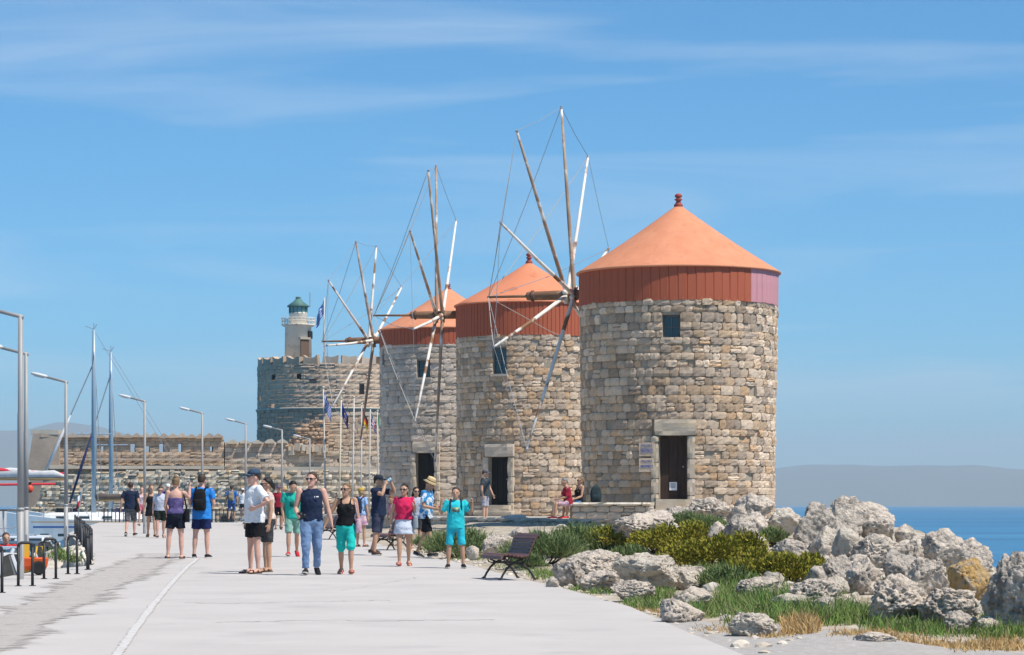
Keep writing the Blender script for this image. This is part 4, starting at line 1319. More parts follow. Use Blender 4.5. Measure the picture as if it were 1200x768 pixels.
# long yacht on the left: boom with red cover reaching in, mast beyond the picture
Yd = 114.0
yacht('moored_yacht', 'long white yacht with red and grey sail cover on its boom', (-28.6, Yd, SEA), 14.5, 3.6, 2.6, 0, 3.6, 15.5, .11,
      (3.6, 28.6 + hx(76, Yd) + 0, 2.95 - SEA + 0 - .55), m_sailg, m_redc, (-5.5, 1.9, 14, .06, m_sailg), m_mst=m_hull, cvh=1.9)
yt = bpy.data.objects['moored_yacht']
MB().tube([(3.7, 0, 2.4 - SEA + .5), (6.9, 0, 2.4 - SEA + .36), (10, 0, 2.4 - SEA + .2)], [(.17, .15), (.14, .12), (.05, .05)], 10).build('red_cover_strip', m_redc, yt, True)
Yd = 138.0
mx = hx(110, Yd)
yacht('moored_yacht', 'white yacht with thick blue-grey mast and brown sail cover behind the bar fence', (mx, Yd, SEA), 11.5, 3.3, 2.5, R(4), 0, zc(387, Yd) - SEA, .125,
      (.0 + .1, 3.1, CAMZ + (HOR - 586) / F * Yd - SEA), m_cover, None, (hx(50, Yd) - mx, CAMZ + (HOR - 562) / F * Yd - SEA, zc(425, Yd) - SEA, .085, m_sailg))
Yd = 147.0
mx = hx(130, Yd)
yacht('moored_yacht', 'white yacht with thinner blue-grey mast and dark furled jib', (mx, Yd, SEA), 11, 3.2, 2.5, R(3), 0, zc(413, Yd) - SEA, .115,
      (.1, 2.4, 2.6), m_navy, None, (hx(82, Yd) - mx, CAMZ + (HOR - 590) / F * Yd - SEA, zc(438, Yd) - SEA, .08, m_navy))
# white launch close behind the parked cars
def launch(label, loc, length, rz, canopy):
    T = thing('motor_boat', label, 'motor boat', loc, rz)
    RG = []
    for k in range(11):
        t = k / 10
        x = -length / 2 + length * t
        b = 1.15 * math.sin(min(1, (1 - t) * 1.9 + .02) * math.pi / 2) ** .8 + .02
        sh = 1.15 + .3 * t * t
        RG.append([Vector((x, -b, sh)), Vector((x, -b * .9, sh * .4)), Vector((x, 0, -.25)), Vector((x, b * .9, sh * .4)), Vector((x, b, sh)), Vector((x, 0, sh - .02))])
    MB().rings(RG).build('hull', m_hull, T)
    CB = MB().loft([(0, 0, 0, length * .22, .85), (0, 0, .5, length * .19, .78), (0, 0, .55, length * .17, .7)], 20, 4).xform(Matrix.Translation((.1, 0, 1.12))).build('cabin', m_hull, T)
    MB().loft([(0, 0, 0, length * .195, .86), (0, 0, .22, length * .185, .82)], 20, 4).xform(Matrix.Translation((.1, 0, 1.36))).build('windscreen', m_glass, CB)
    for s in (-1, 1):
        for q_ in (-1, 1):
            MB().tube([(-1.0 + q_ * .7, s * .75, 1.1), (-1.0 + q_ * .7, s * .7, 2.0)], .02, 6).build('canopy_post', m_wire, T)
    MB().box((-1.0, 0, 2.02), (1.7, 1.6, .06)).build('canopy', canopy, T)
    MB().tube([(length * .1, -.95, 1.75), (length * .46, -.1, 1.95), (length * .1, .95, 1.75)], .02, 6).build('bow_rail', m_wire, T)
    return T
launch('white launch with blue canopy behind the parked cars', (-20.6, 98, SEA + .35), 6.0, R(8), mat('blue_canopy', (.03, .10, .36), rough=.8))
launch('white launch with grey canopy next to the long yacht', (-23.5, 107.5, SEA + .35), 6.4, R(-4), m_sailg)
launch('white launch with red canopy among the moored boats', (-20.0, 92.5, SEA + .5), 5.2, R(14), m_redc)
launch('white launch with navy canopy among the moored boats', (-24.6, 101, SEA + .6), 6.0, R(-10), m_navy)
launch('white launch with brown canopy behind the grey sedan', (-19.0, 94.5, SEA + .9), 5.6, R(172), m_cover)
# stern flag of the yacht (white and red)
T = thing('stern_flag', 'small white and red flag on a leaning staff by the bar fence', 'flag', (hx(89, 134), 134, SEA + 2.3))
MB().tube([(0, 0, -.3), (.35, 0, 1.7)], .02, 6).build('staff', m_pole, T)
o = mk_obj('cloth', flag_mesh('cloth', .8, .55, [fm['white'], fm['red']], lambda u, v: int(v > .5), 3, .9), T); o.location = (.33, 0, 1.6); o.rotation_euler = (0, 0, math.pi)

# ================================================================== CARS ON THE LOWER QUAY
m_tyre = mat('tyre', (.02, .02, .02), rough=.9)
m_rim = mat('rim', (.45, .46, .47), rough=.3, metal=.7)
m_cglass = mat('car_glass', (.02, .03, .035), rough=.05, spec=.7)
def car(label, loc, rz, paint, kind='hatch'):
    T = thing('parked_car', label, 'car', loc, rz, 'cars parked on the lower quay')
    Lc, W, H = 4.1, 1.7, 1.47
    pm = mat('car_' + paint[0], paint[1], rough=.25, spec=.6)
    low = [(-2.03, .35), (-2.05, .62), (-1.95, .78), (-1.1, .92), (1.55, .97), (2.0, .9), (2.05, .6), (2.0, .33), (1.62, .28), (1.55, .5), (1.3, .62), (1.05, .5), (.98, .26), (-.95, .26), (-1.02, .5), (-1.28, .62), (-1.54, .5), (-1.62, .28)]
    RG = []
    for (y, k) in ((-W / 2, .955), (-W / 2 + .05, 1.0), (W / 2 - .05, 1.0), (W / 2, .955)):
        RG.append([Vector((x * (k * .02 + .98), y, .3 + (z - .3) * k)) for x, z in low])
    BD = MB().rings(RG).build('body', pm, T)
    gh = [(-1.05, .92), (-.35, 1.40), (.1, 1.46), (1.15, 1.43), (1.75, .97)] if kind == 'hatch' else [(-1.0, .92), (-.45, 1.38), (.5, 1.42), (1.2, 1.2), (1.55, .96)]
    RG = [[Vector((x, sy * (W / 2 - .06 - max(0, z - .9) * .3), z)) for x, z in gh] for sy in (-1, 1)]
    MB().rings(RG).build('glasshouse', m_cglass, T)
    RG = [[Vector((x, sy * (W / 2 - .2), z + dz)) for x, z in gh[1:4] for dz in (0,)] + [Vector((x, sy * (W / 2 - .2), z + .025)) for x, z in gh[1:4][::-1]] for sy in (-1, 1)]
    MB().rings(RG).build('roof', pm, T)
    for x, z0, x2, z2 in ((gh[0][0], gh[0][1], gh[1][0], gh[1][1]), (.35, .95, .3, 1.44), (gh[3][0], gh[3][1], gh[4][0], gh[4][1])):
        for s in (-1, 1):
            MB().tube([(x, s * (W / 2 - .055), z0), (x2, s * (W / 2 - .055 - (z2 - .9) * .3), z2)], .045, 6).build('pillar', pm, T)
    for x in (-1.28, 1.3):
        for s in (-1, 1):
            w = MB().tube([(x, s * (W / 2 - .2), .3), (x, s * (W / 2 + .005), .3)], .3, 20).build('wheel', m_tyre, T)
            MB().tube([(x, s * (W / 2 - .02), .3), (x, s * (W / 2 + .012), .3)], .19, 16).build('rim', m_rim, w)
    for s in (-1, 1):
        MB().ell((-1.93, s * .62, .72), (.12, .17, .09)).build('headlight', m_lens, T, True)
        MB().box((2.0, s * .68, .82), (.12, .22, .2)).build('tail_light', mat('tail_red', (.4, .02, .02), rough=.3), T)
        MB().ell((-.75, s * (W / 2 + .06), 1.0), (.06, .1, .07)).build('mirror', pm, T, True)
    MB().box((2.04, 0, .55), (.03, .5, .12)).build('number_plate', m_paper, T)
    return T
car('white hatchback parked right behind the hoop railing', (-9.8, 49.6, QZ), R(82), ('white', (.72, .72, .72)))
car('silver-blue hatchback behind the white one', (-10.95, 57.5, QZ), R(264), ('silver', (.40, .45, .50)))
car('dark grey hatchback on the quay close to the weedy bank', (-12.05, 66, QZ), R(86), ('dark', (.07, .08, .09)))
car('white hatchback in front of the moored boats', (-14.3, 80, QZ), R(88), ('white', (.72, .72, .72)), 'sedan')
car('grey sedan parked at the far end of the quay', (-15.7, 86, QZ), R(94), ('grey', (.3, .31, .32)), 'sedan')
car('pale blue hatchback beside the blue bundle', (-14.0, 71, QZ), R(84), ('paleblue', (.45, .55, .65)))

# cart with yellow board, quay clutter
T = thing('hand_cart', 'orange hand cart with wheel and yellow board behind the railing', 'hand cart', (hx(34, 46.8), 46.8, float(zroad(46.8))), R(8))
m_or = mat('orange_paint', (.72, .11, .02), (.6, .09, .02), scale=5, rough=.6)
m_yb = mat('yellow_paint', (.74, .43, .03), (.68, .39, .03), scale=3, rough=.6)
T.scale = (.78, .78, .8)
MB().loft([(0, 0, .12, .26, .16), (0, 0, .2, .3, .2), (0, 0, .36, .33, .22), (0, 0, .38, .3, .2)], 16, 5).xform(Matrix.Translation((.1, 0, 0))).build('tub', m_or, T)
WH = MB().lathe([(.1, -.03), (.14, -.035), (.15, 0), (.14, .035), (.1, .03)], 20).xform(Matrix.Translation((.22, -.25, .16)) @ Matrix.Rotation(R(90), 4, 'X')).build('wheel', m_tyre, T, True)
MB().lathe([(.1, -.02), (.1, .02)], 14).xform(Matrix.Translation((.22, -.25, .16)) @ Matrix.Rotation(R(90), 4, 'X')).build('rim', m_yb, WH)
MB().box((-.12, -.02, .38), (.26, .04, .62)).build('board', m_yb, T)
MB().tube([(.12, -.2, .3), (.18, -.2, .62), (.3, -.2, .62), (.34, -.2, .3)], .018, 6).build('handle', m_yb, T, True)
for k, (lab, nm, px, py, d, r, c) in enumerate([('red mooring buoy hanging from the long yacht', 'mooring_buoy', 35, 573, 111, (.14, .14, .17), (.7, .08, .03))]):
    x, y, z = at(px, py, d)
    T = thing(nm, lab, 'buoy', (x, y, z - r[2]))
    MB().ell((0, 0, r[2]), r, 16, 10).build('float', mat('buoy_%d' % k, c, rough=.5), T, True)
    MB().lathe([(.05, 2 * r[2] - .05), (.05, 2 * r[2] + .06), (.09, 2 * r[2] + .07), (.09, 2 * r[2] + .1)], 10).build('eye', m_tyre, T, True)
    MB().tube([(0, 0, 2 * r[2]), (-.2, .1, 2 * r[2] + .6)], .015, 5).build('line', m_rope, T)
x, y, z = at(40, 611, 84)
T = thing('tarpaulin_bundle', 'blue tarpaulin bundle lying over crates on the quay', 'tarpaulin', (x, y, QZ))
b = MB(); b.ell((0, 0, .75), (.75, .4, .3)); b.ell((.5, .1, .7), (.5, .4, .25)); b.ell((-.55, 0, .66), (.4, .35, .24))
b.build('sheet', mat('blue_tarp', (.03, .09, .38), (.02, .06, .28), scale=2, rough=.7), T, True, remesh=.05, sm=3, disp=.12, dscale=.25)
for k in range(3):
    MB().box((-.7 + k * .6, 0, .27), (.55, .6, .54)).build('crate', m_teak, T)
# ================================================================== ROCKS
def rock_mat(name, c, c2, c3):
    return mat(name, c, c2, scale=2.2, rough=1, bump=1.0, bscale=11, c3=c3, c3s=6.5, c3pos=(.5, .62), bdist=.1, detail=7)
m_rk = [rock_mat('limestone_pale', (.70, .60, .50), (.60, .515, .43), (.36, .315, .275)),
        rock_mat('limestone_grey', (.59, .515, .44), (.49, .43, .37), (.26, .235, .21)),
        rock_mat('limestone_cream', (.66, .585, .49), (.57, .49, .40), (.42, .36, .30)),
        rock_mat('limestone_ochre', (.58, .36, .13), (.48, .33, .17), (.46, .37, .27))]
def worley(P, seed):
    i = np.floor(P).astype(np.int64)
    best = np.full(len(P), 9.0)
    for dx in (-1, 0, 1):
        for dy in (-1, 0, 1):
            for dz in (-1, 0, 1):
                c = i + np.array([dx, dy, dz])
                q = [_hash(c[:, 0] + 500, c[:, 1] + 500, c[:, 2] + 500, seed + k) * .5 + .5 for k in (1, 2, 3)]
                d2 = sum((c[:, k] + q[k] - P[:, k]) ** 2 for k in range(3))
                best = np.minimum(best, d2)
    return np.sqrt(best)
ICO = {}
def ico(sub):
    if sub not in ICO:
        bm = bmesh.new()
        bmesh.ops.create_icosphere(bm, subdivisions=sub, radius=1)
        ICO[sub] = (np.array([v.co[:] for v in bm.verts]), [tuple(v.index for v in f.verts) for f in bm.faces])
        bm.free()
    return ICO[sub]
def rock(label, grp, c, size, seed, m, sub=4, rot=None, pit=1.0, cat='rock', name='boulder'):
    """c = base point; size = full w, d, h"""
    P, Fc = ico(sub)
    r = np.random.RandomState(seed)
    Q = P.copy()
    # flat broken faces
    for k in range(9):
        n = r.normal(size=3); n[2] *= .7; n /= np.linalg.norm(n)
        lim = r.uniform(.52, .86)
        dd = Q @ n
        over = np.clip(dd - lim, 0, None)
        Q = Q - over[:, None] * n * .92
    o = r.uniform(-50, 50, 3)
    lump = fbm(P * 1.3 + o, seed, 3)
    rid = 1 - np.abs(fbm(P * 2.6 + o, seed + 5, 3))
    fine = fbm(P * 6.5 + o, seed + 9, 3)
    pits = .75 * np.clip(vnoise(P * 5.2 + o, seed + 21) - .2, 0, 1) + .75 * np.clip(vnoise(P * 9.5 + o, seed + 23) - .15, 0, 1) + (.4 * np.clip(vnoise(P * 17 + o, seed + 27) - .1, 0, 1) if sub > 5 else 0)
    hol = np.clip(.42 - worley(P * 4.6 + o, seed), 0, 1) * 1.5 * np.clip(.6 + fbm(P * 1.7 + o, seed + 31, 2), 0, 1.2) + (np.clip(.4 - worley(P * 8.5 + o, seed + 7), 0, 1) * .9 if sub > 4 else 0)
    k = 1 - .48 * pit * hol + .15 * lump + .07 * (rid - .6) + .05 * fine - .16 * pit * pits
    Q = Q * k[:, None]
    # taper of the foot
    Q = Q / np.maximum(np.abs(Q).max(0), .01)
    sx, sy, sz = size
    Q = Q * np.array([sx / 2, sy / 2, sz / 2])
    if rot is not None:
        Q = Q @ np.array(Matrix.Rotation(rot, 3, 'Y')).T
        Q[:, 0] *= sx / max(.01, np.ptp(Q[:, 0])); Q[:, 2] *= sz / max(.01, np.ptp(Q[:, 2]))
    Q[:, 2] += sz / 2
    me = mk_mesh(name, Q, Fc, m, True)
    ob = mk_obj(name, me)
    ob.location = c
    return sset(ob, label, cat, grp)

PILE = 'pale pitted limestone boulders piled beside the sea'
LOWB = 'boulders along the edge of the promenade verge'
TOPB = 'rocks in front of the windmill terrace'
pl_ = 'rough pitted limestone boulder in the rock pile beside the sea'
lo_ = 'pale limestone boulder lying among grass at the promenade verge'
to_ = 'weathered limestone rock below the terrace of the big windmill'
RK = [
 # x0,y0,x1,y1, mat, label, group, rot
 (928, 588, 981, 648, 1, 'big grey honeycombed boulder at the back of the rock pile', PILE, None), (970, 585, 1009, 640, 0, 'pointed pale boulder standing up in the rock pile', PILE, .3), (999, 583, 1042, 614, 0, 'rounded pale boulder crowning the rock pile against the sea', PILE, None),
 (1007, 599, 1054, 640, 0, pl_, PILE, None), (1045, 614, 1076, 640, 0, pl_, PILE, None), (1079, 621, 1131, 668, 0, 'ragged boulder with hollow side standing against the sea', PILE, .3), (998, 627, 1055, 668, 0, pl_, PILE, None),
 (1028, 643, 1080, 690, 1, pl_, PILE, None), (1052, 630, 1100, 664, 2, pl_, PILE, .2), (1112, 652, 1163, 705, 3, 'ochre yellow boulder with layered face in the rock pile', PILE, .5), (1156, 648, 1246, 744, 1, 'tall dark grey honeycombed boulder at the edge of the view', PILE, None),
 (1008, 674, 1090, 735, 0, 'broad low pale boulder at the foot of the rock pile', PILE, None), (1075, 680, 1152, 738, 0, pl_, PILE, None), (990, 652, 1034, 698, 0, pl_, PILE, None), (956, 645, 1003, 690, 1, pl_, PILE, None), (948, 616, 983, 660, 2, 'leaning slab-like pale boulder in the rock pile', PILE, .9),
 (972, 618, 1010, 665, 2, 'brown hollowed boulder inside the rock pile', PILE, None), (903, 632, 952, 664, 1, pl_, PILE, None), (922, 676, 988, 716, 0, pl_, PILE, None), (1066, 646, 1118, 700, 0, pl_, PILE, None), (1130, 640, 1170, 680, 0, pl_, PILE, None), (1105, 716, 1146, 743, 1, 'small hollowed grey rock in the grass below the pile', PILE, None), (1142, 722, 1180, 744, 0, pl_, PILE, None),
 (857, 719, 915, 748, 2, 'smooth cream boulder at the gravel apron', LOWB, .2), (903, 696, 950, 720, 2, lo_, LOWB, None), (1003, 741, 1052, 754, 0, 'flat pale slab lying in the grass edge', LOWB, None),
 (650, 652, 690, 688, 1, 'grey leaning end rock beside the big cracked boulder', LOWB, .6), (664, 642, 735, 680, 0, 'big cracked pale boulder behind the bench', LOWB, None), (679, 667, 729, 694, 0, lo_, LOWB, None), (719, 647, 806, 694, 2, 'big domed cream boulder in front of the yellow-green shrubs', LOWB, None), (712, 680, 768, 706, 0, lo_, LOWB, None),
 (786, 662, 834, 692, 2, lo_, LOWB, None), (788, 684, 835, 714, 0, lo_, LOWB, None), (771, 701, 824, 731, 0, 'flat-topped pale boulder over dry grass', LOWB, .15), (853, 674, 920, 706, 0, lo_, LOWB, None),
 (718, 597, 790, 640, 0, 'big folded slab of pale rock below the bench wall', TOPB, -.25), (760, 609, 815, 636, 2, 'long pale slab sloping down towards the shrubs', TOPB, .5), (771, 593, 808, 618, 1, to_, TOPB, None), (800, 583, 862, 618, 0, 'wide pale rock below the brown door', TOPB, None), (850, 588, 884, 616, 1, to_, TOPB, None), (858, 579, 910, 612, 0, to_, TOPB, None),
 (825, 612, 852, 646, 0, 'small white upright rock in the shrubs', TOPB, .4), (846, 603, 895, 648, 1, 'dark pitted round rock beside the white upright one', TOPB, None), (873, 600, 905, 632, 0, to_, TOPB, None), (877, 628, 902, 656, 0, to_, TOPB, None), (896, 595, 938, 632, 2, to_, TOPB, None),
 (560, 624, 598, 652, 0, 'pale rock behind the bench near the boy', LOWB, -.2), (622, 617, 658, 638, 0, 'pale rock in front of the terrace kerb', TOPB, None), (545, 640, 562, 657, 2, 'small reddish rock beside the bench', LOWB, None), (590, 618, 625, 640, 1, to_, TOPB, None), (640, 676, 656, 690, 1, lo_, LOWB, None)]
rf = random.Random(12)
for k in range(34):
    cx_, cy_ = rf.uniform(905, 1150), rf.uniform(640, 728)
    if cy_ < 600 + (cx_ - 1000) * .35: continue
    w_ = rf.uniform(16, 34); h_ = w_ * rf.uniform(.6, .95)
    RK.append((cx_ - w_ / 2, cy_ - h_, cx_ + w_ / 2, cy_, rf.choice((0, 0, 1, 2)), 'fist to bucket sized limestone rock wedged between the piled boulders', 'small rocks wedged in the rock pile', rf.choice((None, .4, -.5))))
for i, (x0, y0, x1, y1, mi, lab, grp, rot) in enumerate(RK):
    pxc = (x0 + x1) / 2
    X_, d, zt = hit(pxc, y1)
    if d > 74: d = 74.0
    x = (pxc - 600) / F * d
    w = (x1 - x0) / F * d
    ztop = CAMZ + (HOR - y0) / F * d
    zb = min(CAMZ + (HOR - y1) / F * d, float(hterr(np.array([x]), np.array([d]))[0])) - .06
    h = ztop - zb
    dd = w * rng.uniform(.75, 1.05)
    rock(lab, grp, (x, d + dd * .3, zb), (w * 1.06, dd, h * 1.02), 100 + i * 13, m_rk[mi], 6 if (x1 - x0) > 54 else (5 if (x1 - x0) > 34 else 4), rot, pit=.55 if mi == 2 else 1.0)
# small stones along the verge edge and under the pile, too many to count
V, Fc, base = [], [], 0
P, Ff = ico(2)
r = np.random.RandomState(4)
for k in range(420):
    if k < 230:
        y = r.uniform(24, 72)
        x = float(xe(y)) + abs(r.normal(0, .45)) + .02
        s = r.uniform(.015, .06) * (1.8 if r.rand() < .08 else 1)
    else:
        y = r.uniform(36, 72); x = float(xe(y)) + r.uniform(1, 9)
        s = r.uniform(.04, .17)
    z = float(hterr(np.array([x]), np.array([y]))[0])
    Q = P * (1 + .25 * fbm(P * 1.6 + k, k, 2))[:, None] * np.array([s, s * r.uniform(.7, 1.2), s * r.uniform(.4, .8)])
    V.append(Q + np.array([x, y, z + s * .1])); Fc += [tuple(base + i for i in f) for f in Ff]; base += len(Q)
o = mk_obj('loose_stones', mk_mesh('loose_stones', np.concatenate(V), Fc, mat('loose_stone', (.58, .52, .45), (.48, .43, .37), scale=5, rough=1, rand=('island', GREY, 1)), False))
sset(o, 'small loose stones strewn over the verge', 'stones', kind='stuff')

# rocky weedy bank left of the bent railing
V, Fc, base = [], [], 0
P, Ff = ico(3)
for k in range(110):
    t = r.rand()
    y = 53.5 + t * 11
    x = float(xl(y)) - .12 - abs(r.normal(0, .35)) - .1 * t
    s = r.uniform(.1, .28)
    z = float(zroad(y)) - .1 + r.uniform(-.1, .34) * (1 - abs(t - .45)) - abs(x - float(xl(y))) * .25
    Q = P * (1 + .25 * fbm(P * 1.6 + k, k, 3))[:, None] * np.array([s, s * r.uniform(.7, 1.2), s * r.uniform(.5, .9)])
    V.append(Q + np.array([x, y, z])); Fc += [tuple(base + i for i in f) for f in Ff]; base += len(Q)
o = mk_obj('stony_bank', mk_mesh('stony_bank', np.concatenate(V), Fc, mat('bank_stone', (.62, .56, .49), (.52, .47, .41), scale=3, rough=1, bump=.6, bscale=12, rand=('island', GREY, 1)), True))
sset(o, 'heap of pale stones beyond the hoop railing', 'stones', kind='stuff')

# ================================================================== PLANTS
def leaf_mat(name, cols, rough=.75):
    m = mat(name, (1, 1, 1), rough=rough, rand=('island', cols), spec=.15)
    return m
m_gr = leaf_mat('grass_green', [(.075, .145, .03), (.12, .21, .045), (.16, .25, .06), (.21, .26, .09), (.30, .26, .13)])
m_bu = leaf_mat('bush_green', [(.085, .14, .045), (.13, .19, .06), (.18, .23, .09), (.23, .25, .13)])
m_yl = leaf_mat('shrub_yellow_green', [(.12, .135, .014), (.20, .20, .022), (.27, .25, .03), (.31, .27, .04), (.17, .12, .03)])
m_dry = leaf_mat('dry_straw', [(.46, .29, .11), (.56, .38, .17), (.38, .22, .08), (.60, .45, .24)])
m_stem = mat('shrub_stem', (.12, .08, .05), (.08, .055, .035), scale=6, rough=.9)

def blades(base, direc, length, width, r, curve=.25):
    """n bent blades of two quads each (tip pointed) -> V,F"""
    n = len(base)
    d = direc / np.linalg.norm(direc, axis=1)[:, None]
    side = np.cross(d, r.normal(size=(n, 3)))
    side /= np.linalg.norm(side, axis=1)[:, None] + 1e-9
    bend = r.normal(size=(n, 3)) * curve; bend[:, 2] -= curve * .6
    Lh = length[:, None]; w = width[:, None]
    p0 = base; p1 = base + d * Lh * .55 + bend * Lh * .15; p2 = base + d * Lh + bend * Lh * .6
    V = np.stack([p0 - side * w * .5, p0 + side * w * .5, p1 + side * w * .45, p1 - side * w * .45, p2], 1).reshape(-1, 3)
    Fc = []
    for k in range(n):
        b = 5 * k
        Fc.append((b, b + 1, b + 2, b + 3)); Fc.append((b + 3, b + 2, b + 4))
    return V, Fc

def bush(label, grp, px, py, wpx, hpx, kind, seed, dens=1.0, name=None, d=None):
    r = np.random.RandomState(seed)
    if d is None: X_, d, z = hit(px, py)
    d = min(d, 74)
    x = (px - 600) / F * d
    z = float(hterr(np.array([x]), np.array([d]))[0])
    w, h = wpx / F * d, hpx / F * d
    z = max(z - .06, min(z, CAMZ + (HOR - py) / F * d))
    T = thing(name or ('shrub' if kind != 'grass' else 'grass_tuft'), label, 'shrub' if kind != 'grass' else 'grass', (x, d + w * .3, z), 0, grp)
    # main stems
    sm_ = MB()
    lobes = []
    nl = 13 if kind != 'grass' else 6
    for k in range(nl):
        a = r.uniform(0, 6.28); rr = r.uniform(.1, .85) ** .7
        lx, ly = math.cos(a) * rr * w * .42, math.sin(a) * rr * w * .36
        lz = h * (1 - .6 * rr * rr) * r.uniform(.25, .62)
        lobes.append((lx, ly, lz, r.uniform(.2, .32) * w, r.uniform(.34, .52) * h))
        sm_.tube([(lx * .1, ly * .1, -.02), (lx * .6, ly * .6, lz * .45), (lx, ly, lz)], [.018, .012, .006], 5)
    sm_.build('stems', m_stem, T)
    if kind == 'yellow':
        n = int(5200 * dens)
        L_ = np.array(lobes)
        k = r.randint(0, nl, n)
        u = r.normal(size=(n, 3)); u /= np.linalg.norm(u, axis=1)[:, None]
        u[:, 2] = np.abs(u[:, 2]) * 1.1 - .35
        rad = np.stack([L_[k, 3], L_[k, 3], L_[k, 4]], 1)
        clump = 1 + .3 * vnoise(u * 2.2 + k[:, None] * 7.3, seed)
        base = L_[k, :3] + u * rad * (r.uniform(.55, 1.02, n) * clump)[:, None]
        base[:, 2] = np.maximum(base[:, 2], .01)
        direc = u + np.array([0, 0, .7]) + r.normal(size=(n, 3)) * .4
        V, Fc = blades(base, direc, r.uniform(.035, .075, n), r.uniform(.018, .034, n), r, .2)
        m = m_yl
    elif kind == 'green':
        n = int(4200 * dens)
        L_ = np.array(lobes)
        k = r.randint(0, nl, n)
        u = r.normal(size=(n, 3)); u /= np.linalg.norm(u, axis=1)[:, None]
        u[:, 2] = np.abs(u[:, 2]) - .3
        rad = np.stack([L_[k, 3], L_[k, 3], L_[k, 4] * 1.2], 1)
        base = L_[k, :3] + u * rad * r.uniform(.2, .95, n)[:, None]
        base[:, 2] = np.maximum(base[:, 2], .0)
        direc = u * .7 + np.array([0, 0, 1.0]) + r.normal(size=(n, 3)) * .35
        V, Fc = blades(base, direc, r.uniform(.07, .17, n) * max(.7, h * 1.6), r.uniform(.009, .018, n), r, .35)
        m = m_bu
    else:
        n = int(900 * dens)
        base = np.stack([r.normal(0, w * .22, n), r.normal(0, w * .18, n), np.zeros(n)], 1)
        direc = np.stack([base[:, 0] / w * 1.6, base[:, 1] / w * 1.6, np.ones(n)], 1) + r.normal(size=(n, 3)) * .22
        V, Fc = blades(base, direc, r.uniform(.45, 1.05, n) * h, r.uniform(.007, .015, n), r, .3)
        m = m_gr if kind == 'grass' else m_dry
    mk_obj('foliage', mk_mesh('foliage', V, Fc, m, False), T)
    return T

gy = 'yellow-green spreading shrubs on the rocks'
ysh = [(690, 634, 46, 16, .7), (712, 646, 62, 26, 1), (742, 640, 64, 26, 1.1), (772, 650, 66, 34, 1.1), (806, 648, 66, 36, 1.1), (832, 668, 70, 42, 1.1), (862, 664, 60, 38, 1.1), (897, 678, 58, 34, 1.1), (926, 684, 62, 36, 1.1), (946, 676, 40, 26, .8), (868, 646, 40, 20, .6), (800, 632, 50, 16, .7)]
for k, (px, py, w, h, dn) in enumerate(ysh):
    bush('yellow-green low spreading shrub in the belt between the boulders', gy, px, py, w * 1.45, h * 1.2, 'yellow', 300 + k, dn)
gg = 'green feathery bushes on the verge'
gsh = [(536, 655, 74, 36, 1.1, 'green feathery bush behind the boy in turquoise'), (508, 648, 46, 26, .8, 'green feathery bush beside the man in the straw hat'), (572, 650, 40, 22, .6, 'small green bush left of the bench back'),
       (640, 664, 86, 44, 1.3, 'big green feathery bush right behind the bench'), (676, 652, 80, 38, 1.2, 'green feathery bush between bench and yellow-green shrubs'), (624, 652, 44, 24, .8, 'low green bush half hidden by the bench back'), (618, 668, 40, 20, .6, 'small flowering green bush at the bench leg'),
       (700, 636, 44, 22, .7, 'green bush below the terrace kerb'), (815, 624, 58, 26, .9, 'green bush between the wide rock and the shrubs'), (905, 642, 34, 24, .7, 'green bush at the foot of the grey boulders'),
       (736, 660, 46, 20, .6, 'green bush between the two big boulders'), (858, 690, 56, 26, .8, 'greyish green bush above the tall grass'), (840, 600, 20, 10, .3, 'tiny green plant on the rocks'), (1052, 690, 26, 16, .4, 'small green plant in the gap of the rock pile')]
for k, (px, py, w, h, dn, lab) in enumerate(gsh):
    bush(lab, gg, px, py, w * 1.2, h * 1.15, 'green', 400 + k, dn)
# grass of the verge: uncountable
def grass_patch(name, label, spots, m, seed):
    r = np.random.RandomState(seed)
    Vs, Fs, b0 = [], [], 0
    for (px, py, w, hp, n, hh) in spots:
        # scattered over the ground seen in a box of the picture
        qx = px + r.uniform(-w / 2, w / 2, n); qy = py + r.uniform(-hp / 2, hp / 2, n)
        base = np.zeros((n, 3))
        dist = np.linspace(22, 75, 900)
        for i in range(n):
            x = (qx[i] - 600) / F * dist
            if i % 12 == 0 or True:
                pass
            base[i] = (0, qx[i], qy[i])
        # vectorised sight lines
        X = (qx[:, None] - 600) / F * dist[None, :]
        Zr = CAMZ + (HOR - qy[:, None]) / F * dist[None, :]
        Zg = zfast(X, dist[None, :] + 0 * X)
        hitm = Zr < Zg
        k = np.argmax(hitm, 1)
        ok = hitm.any(1)
        d = dist[k]
        x = (qx - 600) / F * d
        ok &= x > xe(d) + .02
        base = np.stack([x, d, hterr(x, d) - .01], 1)[ok]
        # clump
        nn = len(base)
        if nn == 0: continue
        cl = r.randint(0, nn, nn)
        base = base * .35 + base[cl // 14 * 14 % nn] * .65
        base[:, 2] = hterr(base[:, 0], base[:, 1]) - .01
        direc = np.stack([r.normal(0, .28, nn), r.normal(0, .28, nn), np.ones(nn)], 1)
        V, Fc = blades(base, direc, r.uniform(.4, 1.1, nn) * hh, r.uniform(.006, .014, nn), r, .4)
        Vs.append(V); Fs += [tuple(b0 + i for i in f) for f in Fc]; b0 += len(V)
    o = mk_obj(name, mk_mesh(name, np.concatenate(Vs), Fs, m, False))
    return sset(o, label, 'grass', kind='stuff')
def zfast(x, y):
    rise = np.interp(y, [10, 26, 30, 38, 48, 60, 75, 170], [0, .01, .05, .16, .44, .66, .46, .4])
    t = np.clip((x - xe(y)) / np.interp(y, [10, 40, 60, 90, 170], [4, 4.5, 5.0, 4.5, 4]), 0, 1)
    t = t * t * (3 - 2 * t)
    return zroad(y) - .02 + t * rise - np.clip(x - xridge(y), 0, None) * .55
